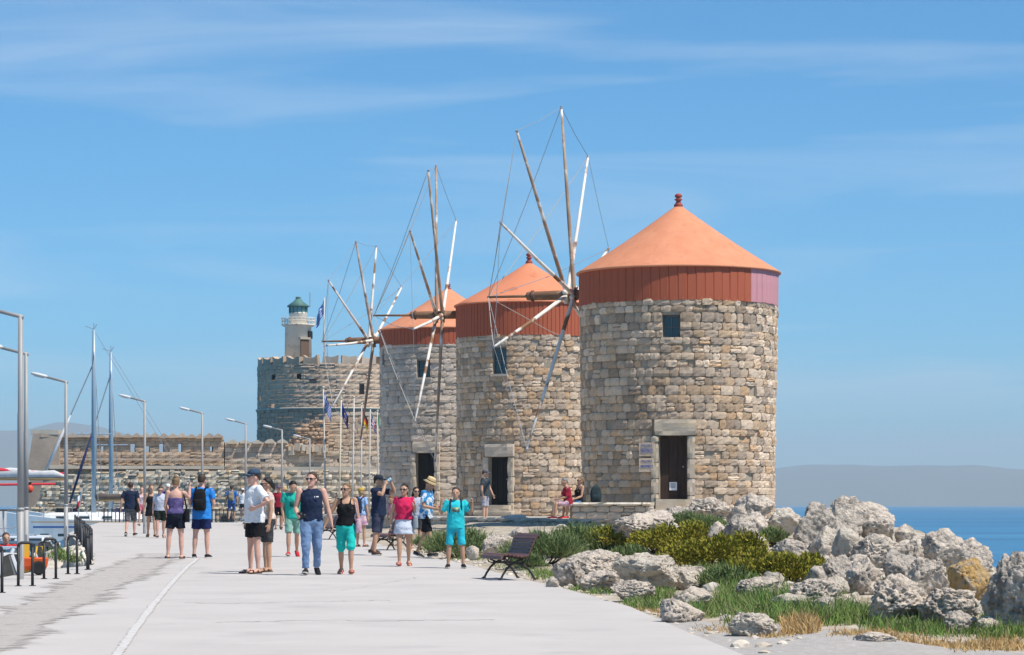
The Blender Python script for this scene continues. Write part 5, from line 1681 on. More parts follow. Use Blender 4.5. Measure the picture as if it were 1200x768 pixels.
grass_patch('verge_grass', 'green grass growing between the boulders', [
    (905, 722, 130, 34, 4200, .26), (880, 702, 90, 30, 2400, .26), (985, 728, 130, 24, 3800, .22), (1080, 738, 150, 18, 3400, .16), (1175, 738, 70, 24, 2200, .2), (760, 700, 70, 26, 1800, .16), (745, 712, 60, 12, 1200, .12), (690, 694, 70, 12, 1500, .1),
    (672, 682, 50, 12, 900, .1), (820, 678, 60, 18, 1300, .2), (640, 676, 70, 18, 1200, .12), (820, 716, 60, 20, 1600, .18), (960, 706, 80, 24, 1500, .24), (600, 664, 60, 12, 700, .1), (555, 652, 60, 14, 700, .12), (870, 670, 60, 20, 900, .2)], m_gr, 71)
grass_patch('dry_grass', 'dry straw-coloured grass at the gravel edge', [
    (938, 742, 50, 16, 2000, .16), (795, 722, 56, 16, 1100, .08), (760, 716, 40, 8, 500, .06), (1160, 756, 110, 18, 2400, .10), (1010, 750, 90, 8, 800, .08), (870, 742, 40, 10, 500, .09), (905, 748, 60, 8, 500, .07), (840, 738, 60, 12, 500, .06), (700, 688, 40, 8, 200, .06), (1080, 752, 100, 8, 600, .08)], m_dry, 72)
# weeds on the bank by the railing
for k, (px, d, w, h) in enumerate([(76, 55, .5, .3), (71, 57.5, .45, .28), (86, 53.6, .4, .22), (95, 54.2, .3, .2)]):
    r = np.random.RandomState(900 + k)
    n = 500
    T = thing('weed_plant', 'green weed growing out of the stony bank behind the railing', 'plant', (hx(px, d), d, float(zroad(d)) + .05), 0, 'weeds on the stony bank')
    base = np.stack([r.normal(0, w * .3, n), r.normal(0, w * .3, n), np.abs(r.normal(0, h * .3, n))], 1)
    V, Fc = blades(base, np.stack([r.normal(0, .5, n), r.normal(0, .5, n), np.ones(n)], 1), r.uniform(.05, .13, n), r.uniform(.008, .018, n), r, .4)
    mk_obj('foliage', mk_mesh('foliage', V, Fc, m_gr), T)
    MB().tube([(0, 0, -.1), (.02, 0, h * .6)], [.015, .006], 5).build('stem', m_stem, T)

# ================================================================== BENCHES
m_iron = mat('cast_iron', (.028, .024, .024), (.04, .034, .034), scale=6, rough=.6)
m_slat = mat('brown_slat_paint', (.19, .095, .07), (.13, .062, .05), scale=4, rough=.5, stretch=(.3, 2, 2), c3=(.24, .17, .16), c3s=7, c3pos=(.62, .75), rand=('object', [(.85, .85, .9), (1.1, 1.05, 1.05)]))
m_slat2 = mat('green_slat_paint', (.12, .20, .17), (.09, .16, .14), scale=4, rough=.5)
SEATP = [(-.33, .375), (-.31, .415), (-.245, .437), (-.175, .432), (-.105, .42), (-.035, .408), (.035, .40), (.10, .402), (.155, .43), (.19, .485), (.215, .55), (.24, .615), (.268, .68), (.30, .74), (.345, .785)]
def bench(label, loc, rz, slat=m_slat, grp=None):
    T = thing('park_bench', label, 'bench', loc, rz, grp)
    T.scale = (.9, .9, .9)
    Lb = 1.55
    for i, (y, z) in enumerate(SEATP):
        p, q_ = SEATP[max(0, i - 1)], SEATP[min(len(SEATP) - 1, i + 1)]
        a = math.atan2(q_[1] - p[1], q_[0] - p[0])
        MB().box((0, y, z + .012), (Lb, .056, .024), rot=Matrix.Rotation(a, 3, 'X')).build('slat', slat, T)
    for s in (-1, 1):
        x = s * (Lb / 2 - .14)
        fr = MB().tube([(x, y, z - .016) for y, z in SEATP] + [(x, .385, .79), (x, .40, .76), (x, .375, .745)], .019, 7).build('side_frame', m_iron, T, True)
        MB().tube([(x, -.26, .40), (x, -.2, .34), (x, -.05, .28), (x, .1, .3), (x, .16, .36), (x, .1, .40)], .017, 7).build('scroll', m_iron, fr, True)
        MB().tube([(x, -.27, .41), (x, -.24, .30), (x, -.15, .27)], .013, 6).build('bracket', m_iron, fr, True)
        MB().tube([(x, .09, .36), (x, .0, .335), (x, -.1, .29), (x, -.2, .2), (x, -.275, .09), (x, -.31, .02), (x, -.34, .0)], .021, 7).build('leg', m_iron, T, True)
        MB().tube([(x, -.15, .275), (x, -.04, .30), (x, .08, .27), (x, .19, .19), (x, .27, .08), (x, .30, .02), (x, .33, .0)], .021, 7).build('leg', m_iron, T, True)
        MB().tube([(x, .17, .2), (x, .175, .3), (x, .215, .42), (x, .20, .5)], .014, 6).build('stay', m_iron, T, True)
        for y in (-.33, .32):
            MB().lathe([(.04, 0), (.04, .012), (.02, .02)], 10, (x, y, -.002)).build('foot', m_iron, T, True)
    MB().tube([(-Lb / 2 + .14, 0, .29), (Lb / 2 - .14, 0, .29)], .012, 6).build('tie_rod', m_iron, T)
    return T
bx_, by_, bz_ = groad(597, 680)
bench('brown slatted bench with cast iron legs at the promenade edge', (bx_, by_ + .55, float(zroad(by_ + .55)) + .008), R(-76))
x, y, z = groad(458, 645)
bench('brown slatted bench half hidden behind the woman in the red top', (x, y, float(hterr(np.array([x]), np.array([y]))[0]) if x > xe(y) else z), R(-70))
x, y, z = groad(390, 632)
bench('brown slatted bench half hidden behind the couple holding hands', (x, y, z), R(-70))
# ================================================================== PEOPLE
SKIN = {k: mat('skin_' + k, c, tuple(v * .9 for v in c), scale=9, rough=.55, spec=.3) for k, c in dict(fair=(.60, .37, .27), tan=(.50, .29, .19), dark=(.40, .22, .145), pink=(.63, .36, .275)).items()}
HAIRM = {k: mat('hair_' + k, c, tuple(v * .6 for v in c), scale=20, rough=.6, stretch=(1, 1, .25)) for k, c in dict(black=(.018, .014, .012), brown=(.07, .04, .025), blond=(.42, .28, .13), dkblond=(.22, .14, .07), grey=(.25, .24, .23), red=(.22, .09, .04)).items()}
def cloth(name, c, c2=None, scale=3, pat=None, bump=.25):
    return mat('cloth_' + name, c, c2 or tuple(v * .88 for v in c), scale=scale, rough=.9, spec=.1, bump=bump, bscale=14, bdist=.012, c3=pat[0] if pat else None, c3s=pat[1] if pat else None, c3pos=pat[2] if pat else (.5, .55))
m_sgl = mat('sunglass_lens', (.01, .01, .012), rough=.08, spec=.8)
m_lip = mat('lips', (.42, .16, .14), rough=.5)
m_eye = mat('eye_white', (.7, .7, .68), rough=.3)
m_leather = mat('brown_leather', (.12, .065, .035), rough=.6)
m_sole = mat('shoe_sole', (.5, .48, .45), rough=.8)
m_camera = mat('camera_black', (.02, .02, .022), rough=.4)
m_phone = mat('phone_case', (.03, .04, .05), rough=.3)

def V3(*a): return Vector(a)
def nrm(v): return Vector(v).normalized()
WALKF = ((.02, -.30, -1), (.01, -.02, -1), 8)      # thigh, shank, toe lift
WALKB = ((.02, .16, -1), (.01, .46, -1), -22)
STAND = ((.05, 0, -1), (.02, .02, -1), 0)
STANDW = ((.12, -.02, -1), (.06, .03, -1), 0)
SIT = ((.10, -1, -.05), (.03, -.12, -1), 0)
A_HANG = ((.20, .03, -1), (.08, -.18, -1))
A_BACK = ((.20, .25, -1), (.08, .05, -1))
A_FWD = ((.16, -.28, -1), (.02, -.5, -1))
A_HIP = ((.75, .30, -.8), (-.62, -.55, -.35))
A_BENT = ((.18, .02, -1), (-.15, -1, -.05))
A_UP = ((.30, -.35, -.9), (.15, -.35, 1))

def person(label, loc, H, face, sex='m', skin='fair', arms=(A_HANG, A_HANG), legs=(STAND, STAND), lean=0.0, head=(0, 0), hair=None, top=None, bottom=None, shoes=None,
           glasses=False, hat=None, extras=(), fat=1.0, grp=None, voxel=.0095, curl=(.5, .5), beltz=None):
    """arms/legs: (person's right = -x side when facing -y ... index 0 is x<0, index 1 is x>0)"""
    s = H / 1.75
    T = thing('person', label, 'person', loc, R(face), grp)
    fem = sex == 'f'
    shw = (.165 if fem else .192) * (.7 + .3 * fat)
    hipw = .092 if fem else .088
    f = fat
    B = MB()
    hz_ = .93
    # legs
    J = {}
    zmin = 9
    for i, sd in enumerate((-1, 1)):
        th, sh, toe = legs[i]
        th = nrm((th[0] * sd, th[1], th[2])); sh = nrm((sh[0] * sd, sh[1], sh[2]))
        h = V3(sd * hipw, 0, hz_)
        k = h + th * .435
        a = k + sh * .40
        J['leg', i] = (h, k, a, th, sh, toe)
        low = a.z - .085 - (.10 * math.sin(R(-toe)) if toe < 0 else 0)
        zmin = min(zmin, low)
    dz = -zmin
    seated = legs[0][0][2] > -.5
    up = lambda v: Vector(v) + V3(0, 0, dz)
    Ml = Matrix.Translation(V3(0, 0, hz_)) @ Matrix.Rotation(R(lean), 4, 'X') @ Matrix.Translation(V3(0, 0, -hz_))
    for i, sd in enumerate((-1, 1)):
        h, k, a, th, sh, toe = J['leg', i]
        h, k, a = up(h), up(k), up(a)
        J['leg', i] = (h, k, a, th, sh, toe)
        B.stick([h + V3(0, 0, .03), h + th * .12, h + th * .28, k, k + sh * .1, k + sh * .2, k + sh * .31, a],
                [.078 * f, .083 * f, .068 * f, .052, .054, .051, .037, .034], 12)
        # foot
        fx = nrm((sd * .18, -1, 0))
        ry = Matrix.Rotation(R(toe), 3, nrm(V3(0, 0, 1).cross(fx)) if False else V3(1, 0, 0)) if toe else Matrix.Identity(3)
        J['foot', i] = (a, fx, ry)
        pts = [(-.055, -.035, .026), (-.03, -.04, .036), (.03, -.038, .04), (.09, -.055, .038), (.14, -.066, .036), (.18, -.07, .024)]
        B.tube([a + ry.inverted() @ (fx * p + V3(0, 0, q_)) for p, q_, r_ in pts], [(r_ * 1.05, r_ * .8) for p, q_, r_ in pts], 10)
    # trunk
    wst = .118 * f if fem else .14 * f
    secs = [(0, .005, .865, .10, .08), (0, .01, .88, .15 * (1.07 if fem else 1), .105 * f), (0, .012, .94, .165 * (1.05 if fem else 1) * (f * .5 + .5), .115 * f), (0, 0, 1.03, .145 * (f * .6 + .4), .105 * f), (0, -.005, 1.10, wst, .095 * f),
            (0, -.008, 1.2, .142 * f, .105 * f), (0, -.008, 1.3, .155, .115), (0, .004, 1.38, shw * .93, .10), (0, .01, 1.43, shw * .82, .078), (0, .012, 1.468, .085, .062), (0, .0, 1.50, .058, .058), (0, -.012, 1.55, .053, .056), (0, -.018, 1.60, .05, .055)]
    tb = MB().loft(secs, 20)
    if fem:
        for sd in (-1, 1):
            tb.ell((sd * .072, -.098, 1.275), (.06, .055, .058), 12, 8)
    # head
    hm = Matrix.Translation(V3(0, -.012, -.028)) @ Matrix.Translation(V3(0, -.01, 1.55)) @ Matrix.Scale(1.08, 4) @ Matrix.Rotation(R(head[0]), 4, 'Z') @ Matrix.Rotation(R(head[1]), 4, 'X') @ Matrix.Translation(V3(0, .01, -1.55))
    hb = MB()
    hb.ell((0, .005, 1.662), (.074, .094, .095), 18, 12)
    hb.loft([(0, -.035, 1.535, .028, .03), (0, -.03, 1.55, .045, .05), (0, -.022, 1.585, .057, .068), (0, -.012, 1.63, .066, .082), (0, -.005, 1.68, .066, .085)], 16)
    hb.tube([(0, -.088, 1.665), (0, -.105, 1.632), (0, -.11, 1.622), (0, -.09, 1.612)], [.009, .013, .015, .011], 8)   # nose
    hb.ell((0, -.089, 1.585), (.022, .012, .008), 8, 6)
    hb.ell((0, -.078, 1.552), (.022, .022, .018), 8, 6)
    for sd in (-1, 1):
        hb.ell((sd * .076, .005, 1.635), (.012, .022, .034), 8, 6)
        hb.ell((sd * .034, -.078, 1.672), (.024, .016, .009), 8, 6)
    hb.xform(hm)
    tb.add(hb.v, hb.f)
    # arms
    for i, sd in enumerate((-1, 1)):
        ua, fa = arms[i]
        ua = nrm((ua[0] * sd, ua[1], ua[2])); fa = nrm((fa[0] * sd, fa[1], fa[2]))
        S = V3(sd * shw, .008, 1.415)
        E = S + ua * .285
        W_ = E + fa * .245
        q_ = .9 if fem else 1.0
        tb.stick([S - ua * .02, S + ua * .07, S + ua * .18, E, E + fa * .07, E + fa * .16, W_], [.060 * q_, .058 * q_, .049 * q_, .040 * q_, .043 * q_, .036 * q_, .027], 10)
        J['arm', i] = (S, E, W_, ua, fa)
        # hand
        inn = V3(-sd, 0, 0)
        n_ = (inn - fa * inn.dot(fa))
        n_ = n_.normalized() if n_.length > .2 else nrm(V3(0, -1, 0) - fa * V3(0, -1, 0).dot(fa))
        side = fa.cross(n_) * sd      # towards the thumb edge
        if side.dot(V3(0, -1, .3)) < 0: side = -side
        Mh = Matrix((side, n_, fa)).transposed()
        tb.ell(W_ + fa * .045, (.038, .016, .055), 10, 8, Mh)
        cu = curl[i]
        for j, (ox, ln) in enumerate(((.028, .072), (.010, .08), (-.009, .074), (-.027, .06))):
            b0 = W_ + fa * .085 + side * ox
            d1 = (fa * math.cos(cu * .5) + n_ * math.sin(cu * .5) + side * ox * 1.2).normalized()
            d2 = fa * math.cos(cu * 1.3) + n_ * math.sin(cu * 1.3)
            d3 = fa * math.cos(cu * 2.0) + n_ * math.sin(cu * 2.0)
            p1 = b0 + d1 * ln * .48; p2 = p1 + d2 * ln * .3; p3 = p2 + d3 * ln * .24
            tb.tube([b0 - fa * .02, b0, p1, p2, p3], [.0095, .0095, .009, .0085, .006], 6)
        b0 = W_ + fa * .03 + side * .03
        p1 = b0 + (fa * .7 + side * .75 + n_ * .2).normalized() * .035
        p2 = p1 + (fa * .9 + side * .25 + n_ * .35 * (1 + cu)).normalized() * .034
        tb.tube([b0 - side * .015, b0, p1, p2], [.013, .0125, .011, .008], 6)
        J['hand', i] = (W_ + fa * .08, side, n_, fa)
    MU = Matrix.Translation(V3(0, 0, dz)) @ Ml
    tb.xform(MU)
    B.add(tb.v, tb.f)
    SM = Matrix.Scale(s, 4)
    def fin(mb, name, m, parent=T, **k):
        return mb.xform(SM).build(name, m, parent, True, **k)
    fin(B, 'body', SKIN[skin], remesh=voxel, sm=1)
    MH = MU @ hm
    # face details
    fd = MB()
    for sd in (-1, 1):
        fd.ell((sd * .031, -.0835, 1.655), (.012, .006, .0065), 8, 5)
    if not glasses: fin(fd.xform(MH), 'eyes', m_eye if False else mat('eyes_dark', (.06, .045, .04), rough=.3))
    fin(MB().ell((0, -.0985, 1.585), (.022, .006, .007), 8, 5).xform(MH), 'lips', m_lip)
    if glasses:
        g = MB()
        for sd in (-1, 1):
            g.ell((sd * .033, -.092, 1.656), (.03, .012, .021), 10, 7)
            g.tube([(sd * .06, -.085, 1.665), (sd * .078, -.04, 1.668), (sd * .08, .02, 1.66)], .005, 5)
        g.tube([(-.012, -.1, 1.662), (.012, -.1, 1.662)], .005, 5)
        fin(g.xform(MH), 'sunglasses', m_sgl)
    # hair
    if hair:
        style, col = hair
        hh = MB()
        hh.ell((0, .018, 1.678), (.083, .098, .097), 18, 12)
        if style == 'short':
            hh.ell((0, .05, 1.64), (.074, .065, .085), 14, 10)
        elif style == 'bun':
            hh.ell((0, .05, 1.64), (.072, .065, .08), 14, 10); hh.ell((0, .055, 1.765), (.05, .05, .04), 12, 8)
        elif style == 'pony':
            hh.ell((0, .05, 1.64), (.074, .07, .085), 14, 10); hh.stick([(0, .09, 1.68), (0, .125, 1.64), (0, .125, 1.56), (0, .11, 1.46)], [.028, .03, .028, .014], 10)
        elif style == 'bob':
            hh.ell((0, .04, 1.62), (.092, .08, .11), 16, 10)
        elif style == 'long':
            hh.stick([(0, .05, 1.68), (0, .085, 1.6), (0, .095, 1.5), (0, .1, 1.4)], [.08, .085, .075, .04], 14)
            for sd in (-1, 1): hh.stick([(sd * .075, .0, 1.66), (sd * .085, .01, 1.58), (sd * .08, .03, 1.48)], [.025, .03, .02], 8)
        # cut the face free: keep vertices behind the face plane by pushing front ones inside the skull
        hv = []
        for p in hh.v:
            x, y, z = p
            lim = -.055 + max(0, 1.715 - z) * 1.25 if z < 1.715 else -.075 - (z - 1.715) * .12
            if abs(x) < .088 and y < lim and z > 1.45: y = lim
            hv.append((x, y, z))
        hh.v = hv
        fin(hh.xform(MH), 'hair', HAIRM[col], remesh=.013, sm=1, disp=.016, dscale=.03)
    if hat:
        kind, hm_ = hat
        ht = MB()
        if kind == 'cap':
            ht.loft([(0, .01, 1.69, .088, .105), (0, .01, 1.72, .088, .104), (0, .012, 1.755, .075, .09), (0, .012, 1.775, .045, .055), (0, .012, 1.782, .012, .015)], 18)
            fin(ht.xform(MH), 'cap', hm_)
            bmr = MB()
            RG = []
            for k in range(7):
                t = -1 + 2 * k / 6
                y0 = -.085 * math.sqrt(max(0, 1 - (t * .8) ** 2)) + .0
                ln = .085 * (1 - .5 * t * t)
                RG.append([V3(t * .075, y0 + .01, 1.70 - .01 * t * t), V3(t * .07, y0 - ln, 1.69 - .02 * t * t), V3(t * .07, y0 - ln, 1.683 - .02 * t * t), V3(t * .075, y0 + .01, 1.692 - .01 * t * t)])
            bmr.rings(RG)
            fin(bmr.xform(MH), 'peak', hm_)
        else:
            ht.lathe([(.085, 1.70), (.15, 1.672), (.155, 1.676), (.092, 1.712), (.088, 1.76), (.08, 1.79), (.04, 1.80), (.01, 1.797)], 24)
            fin(ht.xform(Matrix.Translation((0, .01, 0))).xform(MH), 'sun_hat', hm_)
            fin(MB().lathe([(.091, 1.712), (.0925, 1.716), (.091, 1.735), (.088, 1.735)], 24).xform(Matrix.Translation((0, .01, 0))).xform(MH), 'hat_band', m_leather)
    # top garment
    def sleeve(mb, i, frac, r0=.062, r1=.066):
        S, E, W_, ua, fa = J['arm', i]
        L_ = .285 * min(frac, 1)
        pts = [S - ua * .055 + V3(0, 0, .004), S + ua * .03, S + ua * L_ * .6, S + ua * L_]
        mb.tube(pts, [r0 * .9, r0, (r0 + r1) / 2, r1], 12)
        if frac > 1:
            mb.tube([S + ua * .2, E, E + fa * .245 * (frac - 1)], [.055, .05, .045], 12)
    if top:
        kind, m, hem = top[0], top[1], top[2]
        g = .021
        tp = MB()
        loose = 0.012 if kind in ('tee', 'shirt') else 0.0
        wz = (wst if fem else .15 * f) + g + loose * 1.6
        ss = [(0, .006, hem, .168 * (1.03 if fem else 1) * (f * .5 + .5) + g + loose, .116 * f + g + loose), (0, .006, (hem + 1.1) / 2, (.16 * (f * .5 + .5)) + g + loose, .112 * f + g + loose), (0, -.004, 1.10, wz, .104 * f + g + loose), (0, -.01, 1.2, .15 * f + g + loose, .112 * f + g + loose * .6)]
        if kind in ('tee', 'shirt'):
            ss += [(0, -.01, 1.3, .163 + g, .122 + g), (0, .003, 1.38, shw + .008 + g * .5, .106 + g), (0, .01, 1.432, shw * .88 + g, .08 + g), (0, .012, 1.468, .09 + g * .5, .066 + g * .4), (0, .01, 1.485, .072, .06)]
        elif kind == 'vest':      # sleeveless, full shoulders
            ss += [(0, -.01, 1.3, .158 + g, .122 + g), (0, .003, 1.37, shw * .86 + g, .106 + g), (0, .01, 1.43, shw * .74 + g, .08 + g), (0, .012, 1.468, .088, .07), (0, .01, 1.48, .07, .06)]
        elif kind in ('tank', 'dress'):
            ss += [(0, -.01, 1.3, .152 + g * .7, .118 + g * .8), (0, 0, 1.345, .14 + g * .5, .108 + g * .7), (0, .002, 1.37, .118, .095)]
        elif kind == 'tube':
            ss += [(0, -.01, 1.29, .152 + g * .7, .118 + g * .8), (0, -.006, 1.315, .15 + g * .6, .113 + g * .7)]
        tp.loft(ss, 22)
        if fem:
            for sd in (-1, 1): tp.ell((sd * .07, -.10, 1.275), (.068, .066, .066), 12, 8)
        if kind in ('tank', 'dress'):
            for sd in (-1, 1):
                tp.tube([(sd * .085, -.10, 1.33), (sd * .088, -.085, 1.40), (sd * .09, -.01, 1.462), (sd * .088, .07, 1.41), (sd * .08, .1, 1.33)], .018, 8)
        if kind in ('tee', 'shirt'):
            for i in (0, 1): sleeve(tp, i, top[3] if len(top) > 3 else .55, .069 if not fem else .059, .074 if not fem else .060)
        fin(tp.xform(MU), 'shirt' if kind != 'dress' else 'dress', m, remesh=.0138, sm=2, disp=.03, dscale=.085)
    if bottom:
        kind, m = bottom[0], bottom[1]
        length = bottom[2] if len(bottom) > 2 else .6
        bt = MB()
        topz = max(.95, min(1.04, top[2] + .05)) if top else 1.04
        if kind in ('shorts', 'trousers'):
            bt.loft([(0, .008, .83, .13, .10), (0, .01, .88, .165 * (1.06 if fem else 1) + .012, .118 * f + .012), (0, .012, .95, .172 * (f * .5 + .5) + .012, .122 * f + .012), (0, .006, topz, .150 * (f * .6 + .4) + .008, .110 * f + .008)], 20)
            bt.xform(Matrix.Translation(V3(0, 0, dz)))
            for i, sd in enumerate((-1, 1)):
                h, k, a, th, sh, toe = J['leg', i]
                lt = min(length, 1.0)
                fl = .018 if kind == 'shorts' else .008
                pts = [h + V3(0, 0, .02), h + th * .12, h + th * .435 * lt * .7, h + th * .435 * lt]
                rad = [.09 * f + .006, .096 * f, .083 * f + fl * .6 + (.0 if lt < .8 else -.01), (.078 if lt < .8 else .066) * f + fl]
                if length > 1:
                    e = (length - 1)
                    pts += [k + sh * .1 * e, k + sh * .40 * e * .6, k + sh * .38 * e]
                    rad += [.068, .062 if length > 1.5 else .064, .064]
                bt.tube(pts, rad, 14)
        elif kind == 'skirt':
            bt.loft([(0, .0, 1.05, .135 * f + .012, .105 + .01), (0, .008, .95, .172 + .015, .124 + .015), (0, -.005, .86, .185 + .02, .145 + .02), (0, -.01, .86 - length * .3, .205 + .02, .16 + .02)], 22)
            bt.xform(Matrix.Translation(V3(0, 0, dz)))
        fin(bt, {'shorts': 'shorts', 'trousers': 'trousers', 'skirt': 'skirt'}[kind], m, remesh=.0138, sm=2, disp=.028, dscale=.075)
    if shoes:
        kind, m = shoes
        for i, sd in enumerate((-1, 1)):
            a, fx, ry = J['foot', i]
            ri = ry.inverted()
            sh_ = MB()
            if kind == 'shoe':
                pts = [(-.07, -.045, .028), (-.05, -.04, .042), (0, -.03, .047), (.06, -.045, .046), (.12, -.055, .045), (.17, -.062, .038), (.2, -.066, .022)]
                sh_.tube([a + ri @ (fx * p + V3(0, 0, q_)) for p, q_, r_ in pts], [(r_ * 1.0, r_ * .85) for p, q_, r_ in pts], 12)
                fin(sh_, 'shoe', m)
            else:
                for p, w_ in ((0.02, .048), (.11, .05)):
                    sh_.tube([a + ri @ (fx * p + V3(sd * 0 + x, 0, z)) for x, z in ((-.046, -.075), (-.04, -.035), (0, -.012 if p < .1 else -.028), (.04, -.035), (.046, -.075))], .011, 6)
                fin(sh_, 'sandal_strap', m)
            so = MB()
            for z in (0,):
                out = [(-.075, .0), (-.06, .032), (.0, .038), (.08, .045), (.14, .048), (.19, .03), (.205, 0)]
                side_ = V3(0, 0, 1).cross(fx)
                ring = [a + ri @ (fx * p + side_ * w_ + V3(0, 0, -.085)) for p, w_ in out] + [a + ri @ (fx * p - side_ * w_ + V3(0, 0, -.085)) for p, w_ in out[-2:0:-1]]
                so.rings([ring, [q_ + V3(0, 0, .022) for q_ in ring]])
            fin(so, 'sole', m if kind != 'shoe' else m_sole)
    for e in extras:
        if e[0] == 'backpack':
            bp = MB().loft([(0, .175, 1.0, .10, .05), (0, .185, 1.02, .135, .075), (0, .19, 1.2, .14, .085), (0, .18, 1.38, .12, .07), (0, .165, 1.45, .07, .04)], 18, 3)
            BP = fin(bp.xform(MU), 'backpack', e[1], remesh=.014, sm=2, disp=.012, dscale=.1)
            fin(MB().loft([(0, .26, 1.04, .08, .02), (0, .275, 1.08, .095, .03), (0, .275, 1.2, .09, .028), (0, .265, 1.24, .06, .015)], 14, 3).xform(MU), 'pocket', e[1], BP)
            for sd in (-1, 1):
                fin(MB().tube([(sd * .09, .13, 1.42), (sd * .105, .05, 1.49), (sd * .115, -.06, 1.45), (sd * .12, -.115, 1.34), (sd * .125, -.09, 1.2), (sd * .14, .08, 1.08)], (.02, .02, .02, .02, .02, .02), 8).xform(MU), 'strap', e[1], BP)
        elif e[0] == 'bag':       # shoulder bag hanging on side sd
            sd = e[2]
            bg = fin(MB().loft([(sd * .24, .0, .80, .05, .12), (sd * .24, 0, .82, .06, .15), (sd * .24, 0, 1.06, .05, .15), (sd * .24, 0, 1.08, .03, .13)], 16, 4).xform(MU), 'bag', e[1], remesh=.014, sm=2, disp=.015)
            fin(MB().tube([(sd * .235, -.1, 1.06), (sd * .18, -.05, 1.35), (sd * .14, .01, 1.47), (sd * .18, .07, 1.35), (sd * .235, .1, 1.06)], .014, 6).xform(MU), 'strap', e[1], bg)
        elif e[0] == 'held':      # a thing in hand i
            i, size, m, nm = e[1], e[2], e[3], e[4]
            c, side, n_, fa = J['hand', i]
            Mh = Matrix((side, n_, fa)).transposed()
            bxm = MB().box(c + n_ * (.012 + size[1] / 2), size, rot=Mh).xform(MU)
            if nm == 'camera':
                q_ = c + n_ * (.012 + size[1])
                bxm.add(*(lambda b: (b.v, b.f))(MB().tube([q_, q_ + n_ * .06], [.032, .034], 14).xform(MU)))
            fin(bxm, nm, m)
        elif e[0] == 'print':     # flat print on the chest
            fin(MB().box((e[2], -.148 * (f if f > 1 else 1) - .0, e[3]), (e[4], .012, e[5])).xform(MU), 'print', e[1])
        elif e[0] == 'cord':
            fin(MB().tube([(-.06, -.12, 1.12), (-.075, -.125, 1.3), (-.07, -.07, 1.46), (0, .06, 1.5), (.07, -.07, 1.46), (.075, -.125, 1.3), (.06, -.12, 1.12)], .008, 6).xform(MU), 'camera_strap', e[1])
    return T

def on_road(px, fy, top):
    x, y, z = groad(px, fy)
    if x > xe(y):
        z = max(z, float(hterr(np.array([x]), np.array([y]))[0]))
    return (x, y, z + .006), (fy - top) / F * y

navy = cloth('navy', (.018, .028, .06)); black = cloth('black', (.014, .014, .016)); white = cloth('white', (.74, .75, .76)); charcoal = cloth('charcoal', (.055, .055, .06))
blue = cloth('blue', (.03, .22, .62)); jeans = cloth('jeans', (.13, .21, .36), (.19, .28, .44), 4); greyp = cloth('plaid', (.16, .16, .17), (.07, .07, .08), 14); teal = cloth('green', (.02, .40, .31))
turq = cloth('turquoise', (.03, .55, .62)); red_ = cloth('crimson', (.62, .025, .10)); sage = cloth('sage', (.22, .42, .34)); purple = cloth('purple', (.13, .10, .24), (.08, .06, .16), 6); lgrey = cloth('lightgrey', (.46, .49, .58)); beige = cloth('beige', (.66, .54, .47))
pink = cloth('pink', (.72, .20, .26)); dkred = cloth('darkred', (.33, .02, .045), (.22, .015, .03), 8); haw = cloth('leaf_print', (.04, .20, .45), (.05, .26, .52), 5, ((.68, .74, .80), 11, (.5, .55)))
khaki = cloth('khaki', (.30, .25, .17)); cyanshort = cloth('aqua', (.03, .52, .66)); straw = mat('straw', (.66, .50, .27), (.56, .40, .2), scale=30, rough=.9); denimsk = cloth('pale_denim', (.55, .60, .70)); tealcap = cloth('turquoise_capri', (.02, .52, .46))
bluegrey = cloth('dark_slate', (.06, .075, .09)); lblue = cloth('light_blue', (.30, .45, .72)); greypale = cloth('pale_grey', (.40, .42, .50)); floral = cloth('floral', (.42, .18, .30), (.6, .5, .5), 12); bag_grey = cloth('bag_grey', (.30, .34, .38))
red_shoe = cloth('red_shoe', (.5, .03, .04)); blk_shoe = cloth('black_shoe', (.02, .02, .022)); blue_shoe = cloth('blue_shoe', (.08, .13, .3)); sand = cloth('brown_sandal', (.10, .06, .04)); pinksand = cloth('pink_sandal', (.55, .16, .14))
yprint = mat('tee_print', (.02, .06, .16), (.40, .50, .22), scale=26, rough=.9)

P_ = lambda px, fy, top: on_road(px, fy, top)
def add(label, px, fy, top, *a, **k):
    loc, H = on_road(px, fy, top)
    return person(label, loc, H, *a, **k)

# couple holding hands
add('man in dark sleeveless shirt and jeans holding a camera and a woman’s hand', 365, 674.5, 553, 6, 'm', 'pink', (((.22, .05, -1), (-.05, -.85, -.35)), ((.28, -.02, -1), (.26, -.1, -1))), (WALKF, WALKB), 0, (-28, 0), ('short', 'brown'), ('vest', navy, .92), ('trousers', jeans, 2.0), ('shoe', blk_shoe), glasses=True, fat=1.12,
    extras=[('held', 0, (.11, .07, .08), m_camera, 'camera'), ('print', m_paper, .09, 1.335, .05, .02), ('print', m_paper, .045, 1.33, .008, .035)], voxel=.0102)
add('woman in black tank top and turquoise capri trousers holding the man’s hand', 405.5, 673.5, 566, 0, 'f', 'tan', (((.55, -.02, -1), (.42, -.1, -1)), A_HANG), (WALKB, WALKF), 0, (-32, 0), ('short', 'dkblond'), ('tank', black, .94), ('shorts', tealcap, 1.12), ('sandal', pinksand), glasses=True, fat=1.08, extras=[('bag', floral, 1)], voxel=.0102)
